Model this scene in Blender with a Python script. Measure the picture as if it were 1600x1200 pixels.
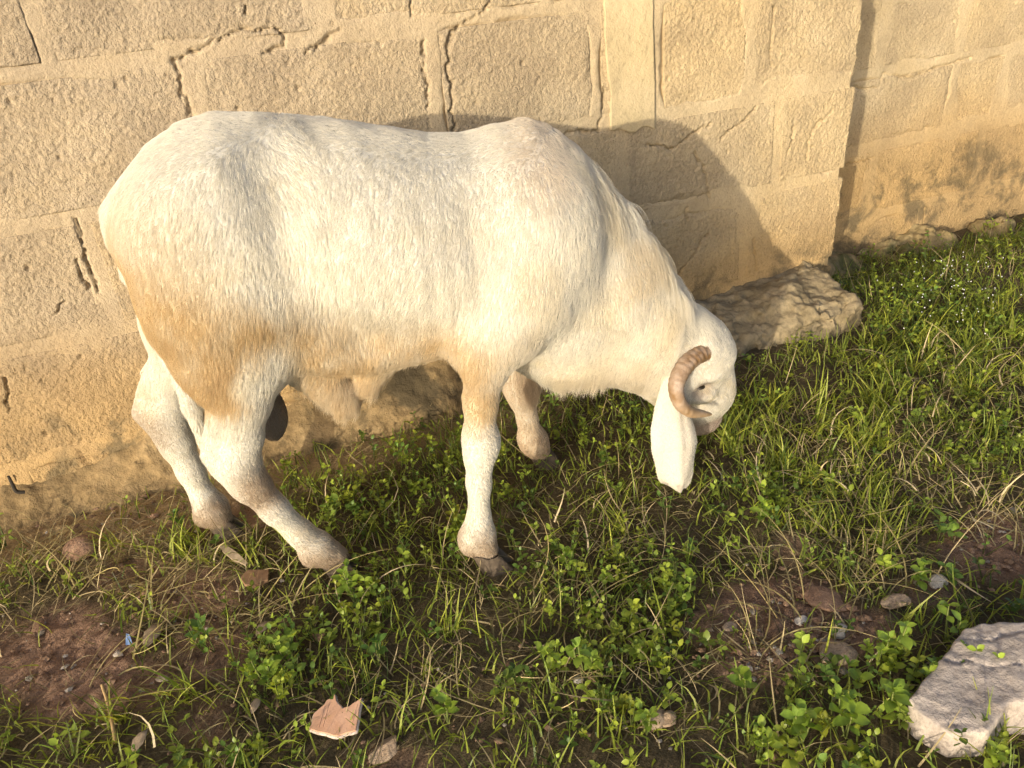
import bpy, bmesh, math
import numpy as np
from mathutils import Matrix, Vector

# ------------------------------------------------------------------ scene, camera, world, sun
sc = bpy.context.scene
for o in list(bpy.data.objects):
    bpy.data.objects.remove(o)
COL = sc.collection

CAM_POS = np.array([0.0, -1.4, 0.765])
# rows: camera right, camera down, camera forward in world axes (x along the wall, y into the wall, z up)
_vx = np.array([4000, -1080, 1200.0]); _vx /= np.linalg.norm(_vx)
_vd = np.array([250., 2260., 1200.]); _vd -= _vd.dot(_vx) * _vx; _vd /= np.linalg.norm(_vd)
_Z = -_vd; _Y = np.cross(_Z, _vx)
RC = np.stack([_vx, _Y, _Z], 1)
cam_d = bpy.data.cameras.new("camera")
cam = bpy.data.objects.new("camera", cam_d); COL.objects.link(cam)
cam_d.sensor_width = 36; cam_d.lens = 27.0; cam_d.clip_start = 0.02; cam_d.clip_end = 500
cam.matrix_world = Matrix([[RC[0, i], -RC[1, i], -RC[2, i], CAM_POS[i]] for i in range(3)] + [[0, 0, 0, 1]])
sc.camera = cam

SUN_EL = math.radians(10.5)
SUN_TO = np.array([0.453, 0.427, 0.0]); SUN_TO /= np.linalg.norm(SUN_TO)     # where the light travels to
SUN_DIR = np.array([SUN_TO[0] * math.cos(SUN_EL), SUN_TO[1] * math.cos(SUN_EL), -math.sin(SUN_EL)])
w = bpy.data.worlds.new("World"); sc.world = w; w.use_nodes = True
nt = w.node_tree
sky = nt.nodes.new("ShaderNodeTexSky"); sky.sky_type = 'NISHITA'; sky.sun_disc = False
sky.sun_elevation = SUN_EL
sky.sun_rotation = math.atan2(-SUN_TO[0], -SUN_TO[1])
sky.air_density = 0.6; sky.dust_density = 4.0; sky.ozone_density = 1.3
nt.links.new(sky.outputs[0], nt.nodes["Background"].inputs[0])
nt.nodes["Background"].inputs[1].default_value = 0.15
sun_d = bpy.data.lights.new("sun", 'SUN'); sun_d.energy = 2.0; sun_d.angle = math.radians(0.6); sun_d.color = (1.0, 0.88, 0.68)
sun = bpy.data.objects.new("sun", sun_d); COL.objects.link(sun)
sun.rotation_euler = Vector(SUN_DIR).to_track_quat('-Z', 'Y').to_euler()
sun.location = (-2, -4, 3)
vs = sc.view_settings
vs.view_transform = 'Standard'; vs.look = 'None'; vs.gamma = 1.0; vs.exposure = 0.97; vs.use_curve_mapping = False
sc.cycles.max_bounces = 6; sc.cycles.diffuse_bounces = 3; sc.cycles.transparent_max_bounces = 8

# ------------------------------------------------------------------ helpers
rng = np.random.default_rng(7)

def ray(px, py):
    """direction through a point of the 1600x1200 photograph"""
    d = RC.T @ np.array([px - 800., py - 600., 1200.]); return d / np.linalg.norm(d)
def on_ground(px, py, z=0.0):
    r = ray(px, py); return CAM_POS + r * ((z - CAM_POS[2]) / r[2])
def on_wall(px, py, y=0.0):
    r = ray(px, py); return CAM_POS + r * ((y - CAM_POS[1]) / r[1])

def _hash(ix, iy, iz, seed):
    h = (ix.astype(np.uint32) * np.uint32(374761393) + iy.astype(np.uint32) * np.uint32(668265263)
         + iz.astype(np.uint32) * np.uint32(2147483647) + np.uint32(seed * 974711 % 4294967291))
    h = (h ^ (h >> np.uint32(13))) * np.uint32(1274126177)
    h = (h ^ (h >> np.uint32(16))) * np.uint32(2246822519)
    h ^= h >> np.uint32(15)
    return h.astype(np.float32) / np.float32(4294967295.0)

def vnoise(x, y, z=0.0, seed=1):
    """value noise in -1..1"""
    x, y, z = np.broadcast_arrays(np.asarray(x, np.float32), np.asarray(y, np.float32), np.asarray(z, np.float32))
    fx, fy, fz = np.floor(x), np.floor(y), np.floor(z)
    ux, uy, uz = x - fx, y - fy, z - fz
    ix, iy, iz = fx.astype(np.int64), fy.astype(np.int64), fz.astype(np.int64)
    ux = ux * ux * (3 - 2 * ux); uy = uy * uy * (3 - 2 * uy); uz = uz * uz * (3 - 2 * uz)
    r = 0
    for a in (0, 1):
        for b in (0, 1):
            for c in (0, 1):
                wgt = (ux if a else 1 - ux) * (uy if b else 1 - uy) * (uz if c else 1 - uz)
                r = r + wgt * _hash(ix + a, iy + b, iz + c, seed)
    return r * 2 - 1

def fbm(x, y, z=0.0, seed=1, oct=4, gain=0.5):
    r = 0; a = 1.0; s = 1.0; tot = 0
    for i in range(oct):
        r = r + a * vnoise(np.asarray(x) * s, np.asarray(y) * s, np.asarray(z) * s, seed + i * 17); tot += a
        a *= gain; s *= 2.07
    return r / tot

def sstep(a, b, x):
    t = np.clip((np.asarray(x) - a) / (b - a), 0, 1); return t * t * (3 - 2 * t)

def mesh_np(name, verts, faces, mat=None, col=None, smooth=False, colname="col"):
    """verts (N,3), faces (M,3|4) -> mesh datablock"""
    me = bpy.data.meshes.new(name)
    verts = np.asarray(verts, np.float32); faces = np.asarray(faces, np.int32)
    k = faces.shape[1]
    me.vertices.add(len(verts)); me.vertices.foreach_set("co", verts.ravel())
    me.loops.add(faces.size); me.loops.foreach_set("vertex_index", faces.ravel())
    me.polygons.add(len(faces))
    me.polygons.foreach_set("loop_start", np.arange(0, faces.size, k, dtype=np.int32))
    me.polygons.foreach_set("loop_total", np.full(len(faces), k, np.int32))
    me.polygons.foreach_set("use_smooth", np.full(len(faces), smooth, bool))
    me.update(calc_edges=True); me.validate()
    if col is not None:
        at = me.attributes.new(colname, 'FLOAT_COLOR', 'POINT')
        c4 = np.ones((len(verts), 4), np.float32); c4[:, :3] = col
        at.data.foreach_set("color", c4.ravel())
    if mat: me.materials.append(mat)
    return me

def link(name, data, parent=None, loc=None):
    o = bpy.data.objects.new(name, data); COL.objects.link(o)
    if parent is not None: o.parent = parent
    if loc is not None: o.location = loc
    return o

def tag(o, label=None, cat=None, group=None, kind=None):
    if label: o["label"] = label
    if cat: o["category"] = cat
    if group: o["group"] = group
    if kind: o["kind"] = kind
    return o

def grid_faces(nx, ny):
    i = np.arange(nx - 1)[:, None] * ny + np.arange(ny - 1)[None, :]
    i = i.ravel(); return np.stack([i, i + ny, i + ny + 1, i + 1], 1)

# ------------------------------------------------------------------ materials
def mat_new(name):
    m = bpy.data.materials.new(name); m.use_nodes = True
    n = m.node_tree.nodes; l = m.node_tree.links
    return m, n, l, n["Principled BSDF"]

def noise_node(n, l, scale, detail=6, rough=0.6, vec=None, dist=0.0):
    t = n.new("ShaderNodeTexNoise"); t.inputs["Scale"].default_value = scale
    t.inputs["Detail"].default_value = detail; t.inputs["Roughness"].default_value = rough; t.inputs["Distortion"].default_value = dist
    if vec is not None: l.new(vec, t.inputs["Vector"])
    return t.outputs["Fac"]

def ramp(n, l, fac, stops):
    r = n.new("ShaderNodeValToRGB"); e = r.color_ramp.elements
    while len(e) > 1: e.remove(e[0])
    e[0].position = stops[0][0]; e[0].color = (*stops[0][1], 1)
    for p, c in stops[1:]:
        q = e.new(p); q.color = (*c, 1)
    l.new(fac, r.inputs[0]); return r.outputs[0]

def mixc(n, l, fac, a, b, mode='MIX'):
    m = n.new("ShaderNodeMix"); m.data_type = 'RGBA'; m.blend_type = mode
    for s, v in ((m.inputs[0], fac), (m.inputs[6], a), (m.inputs[7], b)):
        if hasattr(v, "is_linked"): l.new(v, s)
        elif isinstance(v, (int, float)): s.default_value = v
        else: s.default_value = (*v, 1)
    return m.outputs[2]

def math_node(n, l, op, a, b=0.0, clamp=False):
    m = n.new("ShaderNodeMath"); m.operation = op; m.use_clamp = clamp
    for s, v in ((m.inputs[0], a), (m.inputs[1], b)):
        if hasattr(v, "is_linked"): l.new(v, s)
        else: s.default_value = v
    return m.outputs[0]

def maprange(n, l, v, a, b, c=0.0, d=1.0):
    m = n.new("ShaderNodeMapRange"); m.interpolation_type = 'SMOOTHSTEP'
    l.new(v, m.inputs[0]); m.inputs[1].default_value = a; m.inputs[2].default_value = b
    m.inputs[3].default_value = c; m.inputs[4].default_value = d; return m.outputs[0]

def bump(n, l, bsdf, h, strength=0.5, dist=0.004):
    b = n.new("ShaderNodeBump"); b.inputs["Strength"].default_value = strength; b.inputs["Distance"].default_value = dist
    l.new(h, b.inputs["Height"]); l.new(b.outputs[0], bsdf.inputs["Normal"]); return b

def mat_wall(name, c_dark, c_mid, c_light, grain=1.0, stain=(0.45, 0.305, 0.14)):
    """weathered sandcrete: gritty colour, soil splash rising from the ground, algae and lime patches"""
    m, n, l, b = mat_new(name)
    geo = n.new("ShaderNodeNewGeometry"); pos = geo.outputs["Position"]
    sep = n.new("ShaderNodeSeparateXYZ"); l.new(pos, sep.inputs[0])
    n1 = noise_node(n, l, 7, 8, 0.62, pos); n2 = noise_node(n, l, 150, 4, 0.7, pos); n3 = noise_node(n, l, 2.2, 5, 0.6, pos)
    c = ramp(n, l, n1, [(0.30, c_dark), (0.5, c_mid), (0.70, c_light)])
    sp = ramp(n, l, n2, [(0.27, (0.28, 0.25, 0.20)), (0.37, (0.78, 0.77, 0.75)), (0.47, (0.95, 0.95, 0.95)), (0.62, (1.03, 1.03, 1.03)), (0.76, (1.3, 1.26, 1.2))])
    c = mixc(n, l, min(1.0, 0.85 * grain), c, sp, 'MULTIPLY')
    # greyer to the left of the wall, yellower limewash to the right
    fx = maprange(n, l, math_node(n, l, 'ADD', sep.outputs[0], math_node(n, l, 'MULTIPLY', n3, 0.5)), 0.25, 1.2)
    c = mixc(n, l, fx, mixc(n, l, 1.0, c, (0.95, 0.93, 0.93), 'MULTIPLY'), mixc(n, l, 1.0, c, (1.13, 1.09, 0.99), 'MULTIPLY'))
    # ochre soil splash near the ground
    zz = math_node(n, l, 'ADD', sep.outputs[2], math_node(n, l, 'MULTIPLY', math_node(n, l, 'SUBTRACT', n3, 0.5), 0.35))
    fz = maprange(n, l, zz, 0.38, 0.10)
    c = mixc(n, l, math_node(n, l, 'MULTIPLY', fz, 0.85), c, mixc(n, l, 0.6, stain, sp, 'MULTIPLY'))
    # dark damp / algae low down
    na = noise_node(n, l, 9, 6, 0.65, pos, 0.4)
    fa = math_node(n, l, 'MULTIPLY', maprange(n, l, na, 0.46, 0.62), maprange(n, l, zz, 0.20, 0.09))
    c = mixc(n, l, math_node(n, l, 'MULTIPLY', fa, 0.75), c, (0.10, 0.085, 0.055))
    oi = n.new("ShaderNodeObjectInfo")
    c = mixc(n, l, 1.0, c, ramp(n, l, oi.outputs["Random"], [(0.0, (0.95, 0.95, 0.96)), (0.5, (1.0, 1.0, 1.0)), (1.0, (1.07, 1.04, 0.97))]), 'MULTIPLY')
    nb = noise_node(n, l, 3.1, 7, 0.7, pos, 0.8)
    c = mixc(n, l, 1.0, c, ramp(n, l, nb, [(0.32, (0.80, 0.80, 0.82)), (0.5, (1.0, 1.0, 1.0)), (0.68, (1.10, 1.08, 1.02))]), 'MULTIPLY')
    l.new(c, b.inputs["Base Color"])
    b.inputs["Roughness"].default_value = 0.93; b.inputs["Specular IOR Level"].default_value = 0.2
    h = math_node(n, l, 'ADD', noise_node(n, l, 260, 3, 0.7, pos), math_node(n, l, 'MULTIPLY', noise_node(n, l, 90, 5, 0.65, pos), 1.3))
    bump(n, l, b, h, 0.75 * grain, 0.0055)
    return m

M = {}
M['block'] = mat_wall("sandcrete_block", (0.375, 0.305, 0.21), (0.445, 0.365, 0.25), (0.515, 0.43, 0.305))
M['mortar'] = mat_wall("mortar", (0.385, 0.315, 0.215), (0.45, 0.37, 0.255), (0.51, 0.43, 0.305), 0.68)
M['plaster'] = mat_wall("smooth_plaster", (0.43, 0.355, 0.22), (0.50, 0.415, 0.265), (0.56, 0.47, 0.315), 0.5)

def mat_attr(name, rough=0.6, trans=0.0, spec=0.3, tcol=None, bumpscale=None):
    m, n, l, b = mat_new(name)
    a = n.new("ShaderNodeAttribute"); a.attribute_name = "col"
    l.new(a.outputs["Color"], b.inputs["Base Color"]); b.inputs["Roughness"].default_value = rough
    b.inputs["Specular IOR Level"].default_value = spec
    if trans:
        t = n.new("ShaderNodeBsdfTranslucent"); mx = n.new("ShaderNodeMixShader"); mx.inputs[0].default_value = trans
        c = a.outputs["Color"] if tcol is None else mixc(n, l, 1.0, a.outputs["Color"], tcol, 'MULTIPLY')
        l.new(c, t.inputs[0]); l.new(b.outputs[0], mx.inputs[1]); l.new(t.outputs[0], mx.inputs[2])
        l.new(mx.outputs[0], n["Material Output"].inputs[0])
    if bumpscale:
        geo = n.new("ShaderNodeNewGeometry")
        bump(n, l, b, noise_node(n, l, bumpscale, 6, 0.65, geo.outputs["Position"]), 0.5, 0.004)
    return m
M['grass'] = mat_attr("grass_blade", 0.45, 0.38, 0.35, (1.25, 1.2, 0.6))
M['leaf'] = mat_attr("leaf", 0.42, 0.3, 0.4, (1.2, 1.25, 0.55))
M['straw'] = mat_attr("straw", 0.6, 0.15, 0.3)

# ------------------------------------------------------------------ the wall
def seg_dist(x, z, pts):
    d = np.full(x.shape, 9.0, np.float32)
    for (ax, az), (bx, bz) in zip(pts[:-1], pts[1:]):
        vx, vz = bx - ax, bz - az; L2 = vx * vx + vz * vz + 1e-12
        t = np.clip(((x - ax) * vx + (z - az) * vz) / L2, 0, 1)
        d = np.minimum(d, np.hypot(x - ax - t * vx, z - az - t * vz))
    return d

def wall_line(px, y=0.0):
    return [tuple(on_wall(a, b, y)[[0, 2]]) for a, b in px]

CRACKS = [wall_line(p) for p in [
    [(300, 82), (322, 70), (352, 55), (382, 48), (425, 45), (445, 55), (443, 70), (412, 84)],
    [(478, 84), (500, 70), (520, 55), (534, 42)],
    [(770, -4), (750, 20), (725, 36), (705, 50), (700, 85), (704, 97), (698, 103), (706, 130), (708, 158), (704, 172), (711, 182), (709, 205)],
    [(660, 65), (664, 110), (669, 150), (668, 168)],
    [(272, 93), (280, 130), (290, 158), (298, 178)],
    [(300, 80), (285, 88), (272, 95)],
    [(119, 340), (130, 385), (143, 425), (156, 455)],
    [(120, 408), (128, 432), (138, 450)],
    [(83, 490), (96, 478), (104, 470)],
    [(1012, 226), (1050, 232), (1084, 210), (1098, 200), (1110, 195)],
    [(1180, 170), (1165, 186), (1140, 205), (1130, 215)],
    [(1084, 240), (1098, 258), (1104, 290), (1110, 312)],
    [(884, 206), (935, 206), (941, 180), (944, 140)],
    [(1178, 372), (1181, 425)],
    [(1302, 172), (1272, 200), (1262, 228), (1262, 250)],
    [(1210, 10), (1207, 60), (1205, 105)],
    [(1240, 200), (1236, 225), (1230, 240)],
    [(1062, 430), (1085, 395), (1100, 372), (1105, 365)],
    [(1074, 325), (1072, 345)],
    [(4, 592), (14, 610), (10, 632), (16, 645)],
    [(640, 0), (645, 25)], [(380, 5), (384, 22)]]]
CRACKS_R = [wall_line(p, 0.38) for p in [
    [(1322, 256), (1345, 252), (1366, 247)],
    [(1335, 135), (1352, 140), (1372, 136), (1380, 115), (1425, 122), (1462, 106), (1520, 90)]]]

def wall_relief(X, Zz, cracks, seed):
    """outward relief shared by blocks and mortar: cracks and pits (metres, negative = in)"""
    r = np.zeros(X.shape, np.float32)
    for k, c in enumerate(cracks):
        cx = [p[0] for p in c]; cz = [p[1] for p in c]
        mk = (X > min(cx) - .02) & (X < max(cx) + .02) & (Zz > min(cz) - .02) & (Zz < max(cz) + .02)
        if not mk.any(): continue
        x = X[mk]; z = Zz[mk]
        xw = x + 0.0035 * vnoise(x * 110, z * 110, seed=k + 3) + 0.002 * vnoise(x * 260, z * 260, seed=k + 5)
        zw = z + 0.0035 * vnoise(x * 110, z * 110, seed=k + 9) + 0.002 * vnoise(x * 260, z * 260, seed=k + 11)
        d = seg_dist(xw, zw, c)
        wd = 0.0017 * (1.0 + 0.45 * vnoise(x * 40, z * 40, seed=k))
        r[mk] = np.minimum(r[mk], -0.011 * np.exp(-(d / wd) ** 2))
    return r

def pits(X, Zz, seed, cell=0.05, rmax=0.006, prob=0.5):
    gx = np.floor(X / cell).astype(np.int64); gz = np.floor(Zz / cell).astype(np.int64)
    out = np.zeros(X.shape, np.float32)
    for dx in (-1, 0, 1):
        for dz in (-1, 0, 1):
            ix, iz = gx + dx, gz + dz; zero = np.zeros_like(ix)
            a = _hash(ix, iz, zero, seed); b = _hash(ix, iz, zero + 1, seed); c = _hash(ix, iz, zero + 2, seed); p = _hash(ix, iz, zero + 3, seed)
            cx = (ix + a) * cell; cz = (iz + b) * cell; rad = rmax * (0.25 + 0.75 * c * c)
            d = np.hypot((X - cx) * 1.25, Zz - cz) / rad
            out = np.minimum(out, np.where(p < prob, -0.9 * rad * np.exp(-d ** 4), 0))
    return out

def make_wall(name, label, y0, x0, x1, rows, cracks, view, seed, gap=0.032, strip=None, ragged_right=False):
    root = link(name, None, loc=(0, y0, 0)); tag(root, label, "wall", None)
    vx0, vx1, vz0, vz1 = view
    # blocks
    for ri, (za, zb, joints) in enumerate(rows):
        xs = [x0 - gap / 2] + [j for j in joints if x0 < j < x1] + [x1 + (0 if ragged_right else gap / 2)]
        for bi, (xa, xb) in enumerate(zip(xs[:-1], xs[1:])):
            if xb - xa < 0.03: continue
            a, b_ = xa + gap / 2 - 0.004, xb - (0.0 if (ragged_right and bi == len(xs) - 2) else gap / 2 - 0.004)
            c, d = za + gap / 2 - 0.004, zb - gap / 2 + 0.004
            inview = b_ > vx0 and a < vx1 and d > vz0 and c < vz1
            res = 0.0023 if inview else 0.016
            nx = max(6, int((b_ - a) / res)); nz = max(6, int((d - c) / res))
            gx = np.linspace(a, b_, nx); gz = np.linspace(c, d, nz)
            X, Zz = np.meshgrid(gx, gz, indexing='ij')
            dist = np.minimum(np.minimum(X - a, b_ - X), np.minimum(Zz - c, d - Zz))
            s = seed * 100 + ri * 10 + bi
            off = 0.0022 * (_hash(np.array([s]), np.array([3]), np.array([5]), 9)[0] - 0.5)
            h = off + 0.0024 * fbm(X * 14, Zz * 14, 0, s, 3) + 0.0006 * fbm(X * 95, Zz * 95, 0, s + 1, 2) + 0.0012 * vnoise(X * 300, Zz * 300, 0, s + 2)
            h += pits(X, Zz, s + 5, 0.045, 0.0055, 0.42) + pits(X, Zz, s + 6, 0.011, 0.0026, 0.5)
            edge = sstep(0.015, 0.0, dist + 0.007 * fbm(X * 60, Zz * 60, 0, s + 3, 2))
            h -= (0.0001 + 0.005 * sstep(0.62, 0.95, 0.5 + fbm(X * 7, Zz * 7, 0, seed + 90, 3))) * edge
            h += wall_relief(X, Zz, cracks, seed)
            if ragged_right and bi == len(xs) - 2:
                X = X + sstep(b_ - 0.06, b_, X) * (0.010 * fbm(Zz * 22 + 3 * ri, Zz * 0 + 2, 0, seed, 4) - 0.015 * np.clip((0.65 - Zz), 0, 1) * 2)
            V = np.stack([X.ravel(), -h.ravel(), Zz.ravel()], 1)
            F = grid_faces(nx, nz)[:, [0, 1, 2, 3]]
            # side skirts back into the wall
            idx = np.arange(nx * nz).reshape(nx, nz)
            loop = np.concatenate([idx[:, 0], idx[-1, 1:], idx[-2::-1, -1], idx[0, -2:0:-1]])
            sk = V[loop].copy(); sk[:, 1] = 0.46 if (ragged_right and bi == len(xs) - 2) else 0.06
            n0 = len(V); L = len(loop); k = np.arange(L); k2 = (k + 1) % L
            F = np.concatenate([F, np.stack([loop[k2], loop[k], n0 + k, n0 + k2], 1)])
            me = mesh_np("block", np.concatenate([V, sk]), F, M['block'], smooth=True)
            link("block", me, root)
    # mortar: a sheet that stands proud in the joints and dives behind the blocks elsewhere
    ztop = rows[-1][1]; zbot = rows[0][0]
    for (mx0, mx1, mz0, mz1, res) in [(max(x0, vx0), min(x1, vx1), max(zbot, vz0), min(ztop, vz1), 0.0032)]:
        nx = int((mx1 - mx0) / res); nz = int((mz1 - mz0) / res)
        X, Zz = np.meshgrid(np.linspace(mx0, mx1, nx), np.linspace(mz0, mz1, nz), indexing='ij')
        dj = np.full(X.shape, 9.0)
        for (za, zb, joints) in rows:
            wob = 0.006 * fbm(X * 5, Zz * 5, 0, 31, 3)
            dj = np.minimum(dj, np.abs(Zz - za + wob)); dj = np.minimum(dj, np.abs(Zz - zb + wob))
            inrow = (Zz > za - 0.01) & (Zz < zb + 0.01)
            for j in joints:
                dj = np.where(inrow, np.minimum(dj, np.abs(X - j + wob)), dj)
        smear = -0.006 + 0.030 * fbm(X * 7, Zz * 7, 0, seed + 40, 4) + 0.004 * fbm(X * 50, Zz * 50, 0, seed + 41, 3)
        mk = sstep(gap * 0.5 + 0.013, gap * 0.5 - 0.004, dj + smear)
        h = -0.0125 + 0.0124 * mk + 0.0016 * fbm(X * 14, Zz * 14, 0, seed + 42, 4) + 0.0008 * fbm(X * 160, Zz * 160, 0, seed + 43, 2)
        h += pits(X, Zz, seed + 47, 0.06, 0.004, 0.3)
        h += wall_relief(X, Zz, cracks, seed)
        if ragged_right:
            X = X - sstep(mx1 - 0.06, mx1, X) * (0.012 + 0.03 * np.clip(0.65 - Zz, 0, 1))
        V = np.stack([X.ravel(), -h.ravel(), Zz.ravel()], 1); F = grid_faces(nx, nz)
        keep = (mk.ravel()[F] > 0.02).any(1)
        me = mesh_np("mortar", V, F[keep], M['mortar'], smooth=True)
        tag(link("mortar", me, root), kind="stuff")
    # solid core behind
    bm = bmesh.new(); bmesh.ops.create_cube(bm, size=1)
    xr = x1 - (0.075 if ragged_right else 0)
    for v in bm.verts:
        v.co = Vector((x0 + (v.co.x + .5) * (xr - x0), 0.012 + (v.co.y + .5) * 0.15, -0.15 + (v.co.z + .5) * (ztop + 0.15)))
    me = bpy.data.meshes.new("core"); bm.to_mesh(me); bm.free(); me.materials.append(M['mortar']); link("core", me, root)
    return root

wall_rows = [(-0.115, 0.085, [-1.35, -0.95, -0.47, -0.06, 0.36, 0.77, 1.16]),
             (0.085, 0.295, [-1.5, -1.08, -0.66, -0.25 + .2, 0.16 + .18, 0.74, 1.05]),
             (0.295, 0.492, [-1.45, -1.05, -0.65, -0.235, 0.18, 0.58, 0.745, 1.125]),
             (0.492, 0.708, [-1.25, -0.84, -0.43, -0.012, 0.385, 0.70, 0.835, 1.045]),
             (0.708, 0.92, [-1.45, -1.04, -0.62, -0.20, 0.21, 0.61, 0.835, 1.17]),
             (0.92, 1.13, [-1.25, -0.84, -0.43, -0.012, 0.385, 0.77, 1.045]),
             (1.13, 1.34, [-1.45, -1.04, -0.62, -0.20, 0.21, 0.61, 1.17]),
             (1.34, 1.55, [-1.25, -0.84, -0.43, -0.012, 0.385, 0.77, 1.045])]
wall_left = make_wall("block_wall", "weathered tan concrete block wall with cracks behind the sheep", 0.0, -1.7, 1.325, wall_rows,
                      CRACKS, (-0.62, 1.33, 0.0, 0.83), 1, strip=None, ragged_right=True)
rows_r = [(-0.19, 0.015, [1.60, 2.0, 2.45, 2.9]), (0.015, 0.225, [1.40, 1.78, 2.2, 2.65, 3.1]), (0.225, 0.43, [1.50, 2.05, 2.25, 2.7]),
          (0.43, 0.64, [1.76, 2.05, 2.5, 2.95]), (0.64, 0.91, [1.45, 1.83, 2.27, 2.7]), (0.91, 1.12, [1.60, 2.05, 2.5]), (1.12, 1.33, [1.40, 1.83, 2.27]),
          (1.33, 1.54, [1.60, 2.05, 2.5])]
wall_right = make_wall("set_back_wall", "smoother pale wall section set back beyond the broken corner", 0.38, 1.22, 3.4, rows_r,
                       CRACKS_R, (1.22, 2.5, -0.12, 0.70), 2, gap=0.04)
# vertical plaster strip with a clean right edge
def plaster_strip():
    xa, xb, za, zb = 0.722, 0.822, 0.475, 0.90
    nx, nz = 40, 160
    X, Zz = np.meshgrid(np.linspace(xa, xb, nx), np.linspace(za, zb, nz), indexing='ij')
    wl = 0.010 * fbm(Zz * 9, Zz * 0, 0, 77, 4); 
    X = X + sstep(xa + .03, xa, X) * wl + sstep(xb - .02, xb, X) * wl * 0.25
    Zz2 = Zz + sstep(za + .05, za, Zz) * 0.012 * fbm(X * 30, X * 0, 0, 78, 3)
    h = 0.0042 + 0.0024 * fbm(X * 12, Zz * 6, 0, 79, 4) + 0.0006 * fbm(X * 120, Zz * 120, 0, 80, 2) + wall_relief(X, Zz, CRACKS, 1) + pits(X, Zz, 81, 0.05, 0.003, 0.4)
    V = np.stack([X.ravel(), -h.ravel(), Zz2.ravel()], 1)
    F = grid_faces(nx, nz)
    idx = np.arange(nx * nz).reshape(nx, nz)
    loop = np.concatenate([idx[:, 0], idx[-1, 1:], idx[-2::-1, -1], idx[0, -2:0:-1]])
    sk = V[loop].copy(); sk[:, 1] = 0.02; n0 = len(V); L = len(loop); k = np.arange(L); k2 = (k + 1) % L
    F = np.concatenate([F, np.stack([loop[k2], loop[k], n0 + k, n0 + k2], 1)])
    o = link("plaster_strip", mesh_np("plaster_strip", np.concatenate([V, sk]), F, M['plaster'], smooth=True), wall_left)
    o["label"] = "smooth yellow vertical plaster strip between the blocks"
plaster_strip()

# ------------------------------------------------------------------ the sheep
# local frame: s forwards along the body, n sideways towards the wall, z up; origin on the ground between the hind feet
S_ANG = math.radians(-9)
S_O = np.array([-0.073, -0.354, 0.0])

def rc(P, a, b, ra, rb, sn=1.0):
    """distance to a tapered capsule; sn > 1 flattens it sideways"""
    a = np.array(a, np.float32); b = np.array(b, np.float32)
    q = P - a; q[..., 1] *= sn; d = b - a; d[1] *= sn
    L2 = float(d @ d) + 1e-9
    t = np.clip((q @ d) / L2, 0, 1)
    e = q - t[..., None] * d
    return np.sqrt((e * e).sum(-1)) - (ra + (rb - ra) * t)

def ell(P, c, r):
    q = (P - np.array(c, np.float32)) / np.array(r, np.float32)
    k = np.sqrt((q * q).sum(-1)); return (k - 1) * min(r)

TR = np.array([  # s, top, bottom, half width, centre n
    (-.082, .548, .532, .005, .0), (-.073, .568, .500, .035, .0), (-.056, .584, .465, .062, .0), (-.032, .604, .44, .088, .0), (0.0, .629, .41, .108, 0), (.04, .648, .395, .118, 0),
    (.08, .653, .38, .122, 0), (.13, .646, .372, .126, 0), (.18, .636, .362, .135, 0), (.23, .624, .350, .143, 0), (.28, .610, .336, .146, 0),
    (.33, .595, .318, .143, 0), (.375, .589, .296, .136, 0), (.42, .595, .270, .122, -.004), (.46, .597, .262, .108, -.006), (.49, .584, .258, .094, -.008),
    (.52, .548, .268, .078, -.01), (.55, .485, .30, .05, -.01), (.575, .42, .35, .01, -.01)], np.float32)

def trunk(P):
    s = P[..., 0]
    g = [np.interp(s, TR[:, 0], TR[:, i]).astype(np.float32) for i in range(1, 5)]
    c = (g[0] + g[1]) / 2; h = (g[0] - g[1]) / 2 + 1e-3; hw = g[2]
    u = (P[..., 2] - c) / h
    ww = hw * (1 - 0.16 * np.clip(u, 0, 1) - 0.10 * np.clip(-u, 0, 1))
    v = np.abs(P[..., 1] - g[3]) / ww
    r = (v ** 2.25 + np.abs(u) ** 2.25) ** (1 / 2.25)
    d = (r - 1) * np.minimum(h, hw)
    over = np.maximum(TR[0, 0] - s, s - TR[-1, 0])
    return np.maximum(d, over)

NEAR_HIND = [((.05, -.062, .52), .098, 1.15), ((.046, -.075, .445), .084, 1.3), ((.040, -.086, .375), .053, 1.35), ((.034, -.092, .315), .032, 1.2), ((.022, -.092, .268), .0255, 1.1),
             ((.006, -.091, .226), .0275, 1.1), ((.014, -.090, .190), .0235, 1.1), ((.034, -.088, .140), .0178, 1.05), ((.058, -.085, .088), .0172, 1), ((.076, -.083, .056), .0220, 1), ((.092, -.082, .033), .0195, 1)]
FAR_HIND = [((.035, .062, .52), .095, 1.15), ((.0, .078, .44), .082, 1.3), ((-.045, .088, .37), .055, 1.25), ((-.082, .09, .305), .031, 1.15), ((-.108, .09, .255), .0265, 1.1),
            ((-.118, .09, .222), .0285, 1.1), ((-.116, .089, .185), .0240, 1.1), ((-.110, .087, .125), .0188, 1), ((-.102, .085, .07), .0186, 1), ((-.098, .083, .050), .0245, 1), ((-.091, .082, .030), .0195, 1)]
NEAR_FORE = [((.435, -.075, .46), .085, 1.6), ((.405, -.092, .40), .062, 1.5), ((.378, -.100, .355), .046, 1.2), ((.355, -.106, .315), .0295, 1.05), ((.340, -.114, .26), .0215, 1), ((.331, -.121, .213), .0205, 1), ((.327, -.123, .185), .0185, 1),
             ((.320, -.128, .14), .0150, 1), ((.312, -.133, .085), .0150, 1), ((.308, -.135, .060), .0225, 1), ((.314, -.139, .033), .0190, 1)]
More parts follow.
